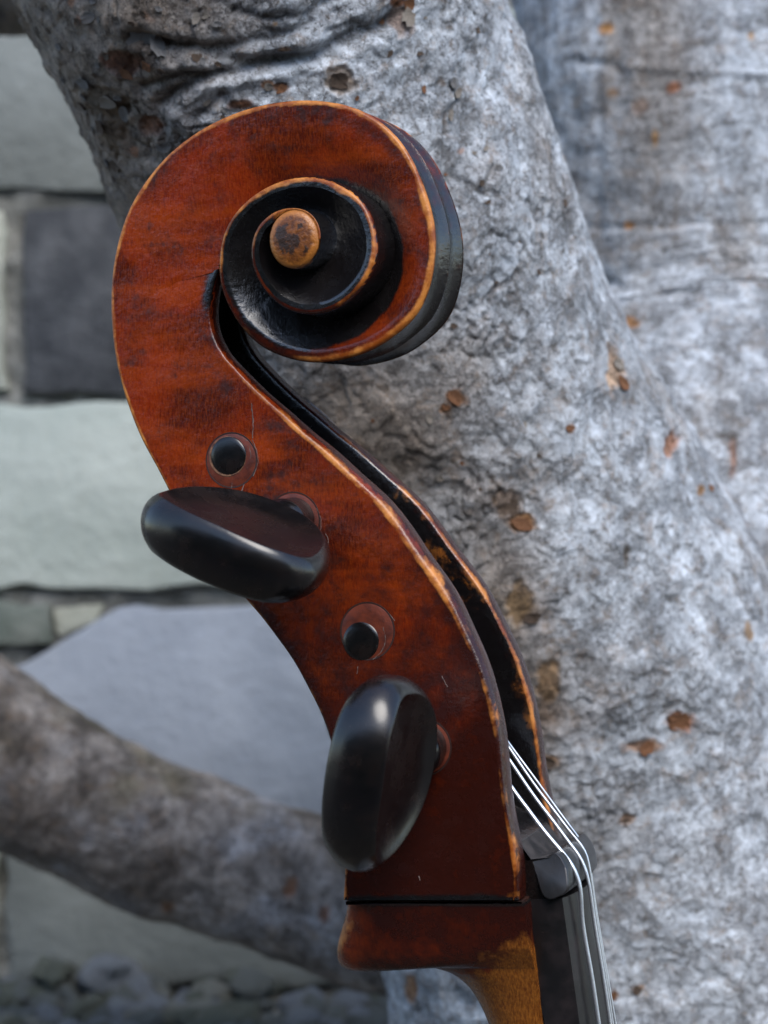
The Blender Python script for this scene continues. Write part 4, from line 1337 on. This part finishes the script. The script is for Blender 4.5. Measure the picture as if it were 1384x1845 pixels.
# ------------------------------------------------------------------ fingerboard, nut, strings
fb_b = trace([(934, 1622, 16), (983, 1845, 16)])
fb_f = trace([(1014, 1618, 16), (1046, 1842, 16)])
db, df = fb_b[1, :2] - fb_b[0, :2], fb_f[1, :2] - fb_f[0, :2]
db /= np.linalg.norm(db)
df /= np.linalg.norm(df)
g = Geo()
rows = []
for k, s_ in enumerate(np.linspace(0, 1, 24)):
    L = s_ * 300
    hw_ = 16 + 6 * s_
    b, f = fb_b[0, :2] + db * L, fb_f[0, :2] + df * L
    out = np.array([df[1], -df[0]])
    if out[0] < 0:
        out = -out
    prof = [np.append(b, hw_ - 0.2), np.append(lerp(b, f, 0.5), hw_), np.append(lerp(b, f, 0.93), hw_), np.append(lerp(b, f, 0.985), hw_ - 0.15), np.append(f, hw_ - 0.7)]
    for w_ in np.linspace(hw_ - 1.4, -hw_ + 1.4, 25):
        prof.append(np.append(f + out * (2.6 * (1 - (w_ / hw_) ** 2) + 0.15), w_))
    prof += [p_ * [1, 1, -1] for p_ in prof[4::-1]]
    rows.append(prof)
P = np.array(rows)
g.grid(P, close_j=True)
g.fan(P[0], P[0].mean(0))
g.fan(P[-1], P[-1].mean(0))
link('fingerboard', g.mesh('fingerboard', smooth=30, weld=0.01), EBONY_FB, cello)
# ebony block under the nut
blk = trace([(932, 1556, 16), (958, 1550, 16), (972, 1586, 16), (986, 1614, 16), (1014, 1619, 16), (945, 1624, 16), (934, 1616, 16)])
g = Geo()
g.grid(np.stack([np.column_stack([blk[:, :2], np.full(7, 15.8)]), np.column_stack([blk[:, :2], np.full(7, -15.8)])]), close_j=True)
g.fan(np.column_stack([blk[:, :2], np.full(7, 15.8)]), np.append(blk[:, :2].mean(0), 15.8))
link('nut_bed', g.mesh('nut_bed', smooth=30), EBONY, cello)
nut = [(953, 1554), (966, 1551), (984, 1545), (1000, 1540), (1006, 1545), (1015, 1557), (1021, 1571), (1024, 1586), (1025, 1600), (1020, 1609), (1008, 1615), (996, 1619), (986, 1616), (978, 1608), (971, 1592), (963, 1571)]
nu = trace([(a, b, 16.3) for a, b in nut])
nu = resample(np.vstack([nu, nu[:1]]), n=61)[:-1]
cen = nu[:, :2].mean(0)
g = Geo()
rows = []
for w_, ins in [(16.3, 0.55), (16.25, 0.25), (16.0, 0.06), (15.6, 0.0)] + [(x_, 0) for x_ in np.linspace(14.5, -14.5, 17)] + [(-15.6, 0.0), (-16.0, 0.06), (-16.25, 0.25), (-16.3, 0.55)]:
    q = nu[:, :2] + (cen - nu[:, :2]) / np.linalg.norm(cen - nu[:, :2], axis=1)[:, None] * ins
    arch = 0.9 * (1 - (w_ / 16.3) ** 2)
    fr = sm(-3.5, 2.5, (nu[:, 0] - cen[0]) + 0.5 * (nu[:, 1] - cen[1]))
    q = q + np.array([1.0, 0.35])[None] * (arch * fr)[:, None]
    tlt = -0.30 * (nu[:, 1] - cen[1]) * max(0.0, min(1.0, (w_ - 10) / 5))
    rows.append(np.column_stack([q, w_ + tlt]))
P = np.array(rows)
g.grid(P, close_j=True)
g.fan(P[0], np.append(cen, 16.3))
g.fan(P[-1], np.append(cen, -16.3))
link('nut', g.mesh('nut', smooth=40, weld=1e-4), EBONY_NUT, cello)
# dusty slope between the slot and the nut
g = Geo()
sl = trace([(918, 1470, 15), (936, 1520, 15), (957, 1551, 15.2), (990, 1543, 15.2)])
rows = []
for w_ in np.linspace(15.2, -15.2, 15):
    k = 1 - (w_ / 15.2) ** 2
    rows.append([np.append(sl[1, :2] + [-5, 1.5], w_), np.append(sl[1, :2] + [0.3 * k, 0.2], w_), np.append(sl[2, :2] + [1.4 * k, 0.4], w_), np.append(sl[3, :2] + [3.0 * k, 1.2 * k - 0.3], w_)])
g.grid(np.array(rows))
DUST = mat_plain('dusty_ebony', (0.006, 0.005, 0.005), 0.85, var=(0.034, 0.029, 0.028), scale=260, bump=0.0002)
link('nut_shelf', g.mesh('nut_shelf', smooth=0), DUST, cello)

def tube(path, r, n=10):
    path = np.asarray(path, float)
    T = np.gradient(path, axis=0)
    T /= np.linalg.norm(T, axis=1)[:, None]
    ref = np.array([0, 0, 1.0])
    A = np.cross(T, ref)
    A /= np.linalg.norm(A, axis=1)[:, None]
    B = np.cross(T, A)
    a = np.linspace(0, 2 * np.pi, n, endpoint=False)
    return path[:, None] + r * (np.cos(a)[None, :, None] * A[:, None] + np.sin(a)[None, :, None] * B[:, None])

strings = [  # pixel path, lateral position at the slot and at the nut, radius
    ([(905, 1392), (924, 1422), (950, 1457), (977, 1493), (1009, 1531), (1027, 1554), (1040, 1580), (1046, 1606), (1048, 1640), (1063, 1740), (1079, 1845)], 9.5, 11.0, 0.62, 'thickest wound steel string, nearest'),
    ([(898, 1342), (916, 1367), (967, 1441), (1000, 1484), (1026, 1519), (1043, 1542), (1055, 1568), (1062, 1597), (1068, 1640), (1084, 1740), (1100, 1845)], 4.5, 4.0, 0.52, None),
    ([(898, 1321), (914, 1343), (958, 1407), (1000, 1463), (1034, 1507), (1052, 1531), (1061, 1560), (1066, 1592), (1072, 1640), (1088, 1740), (1104, 1845)], -1.5, -3.5, 0.44, None),
    ([(898, 1313), (913, 1334), (967, 1407), (1004, 1458), (1036, 1501), (1049, 1520), (1062, 1557), (1067, 1590), (1074, 1640), (1091, 1740), (1109, 1845)], -4.5, -10.5, 0.38, None)]
for pts, wa, wb, r, lb in strings:
    n = len(pts)
    k_n = 5
    ws = [lerp(wa, wb, min(1.0, i / k_n)) for i in range(n)]
    p3 = trace([(a, b, w_) for (a, b), w_ in zip(pts, ws)])
    dv = p3[-1] - p3[-2]
    p3 = np.vstack([p3, p3[-1] + dv * 1.5, p3[-1] + dv * 5])
    s = arclen(p3)
    q = spline(np.linspace(0, s[-1], 90), s, p3)
    g = Geo()
    g.grid(tube(q, r), close_j=True)
    link('string', g.mesh('string', smooth=0, weld=0), STEEL, cello, label=lb)
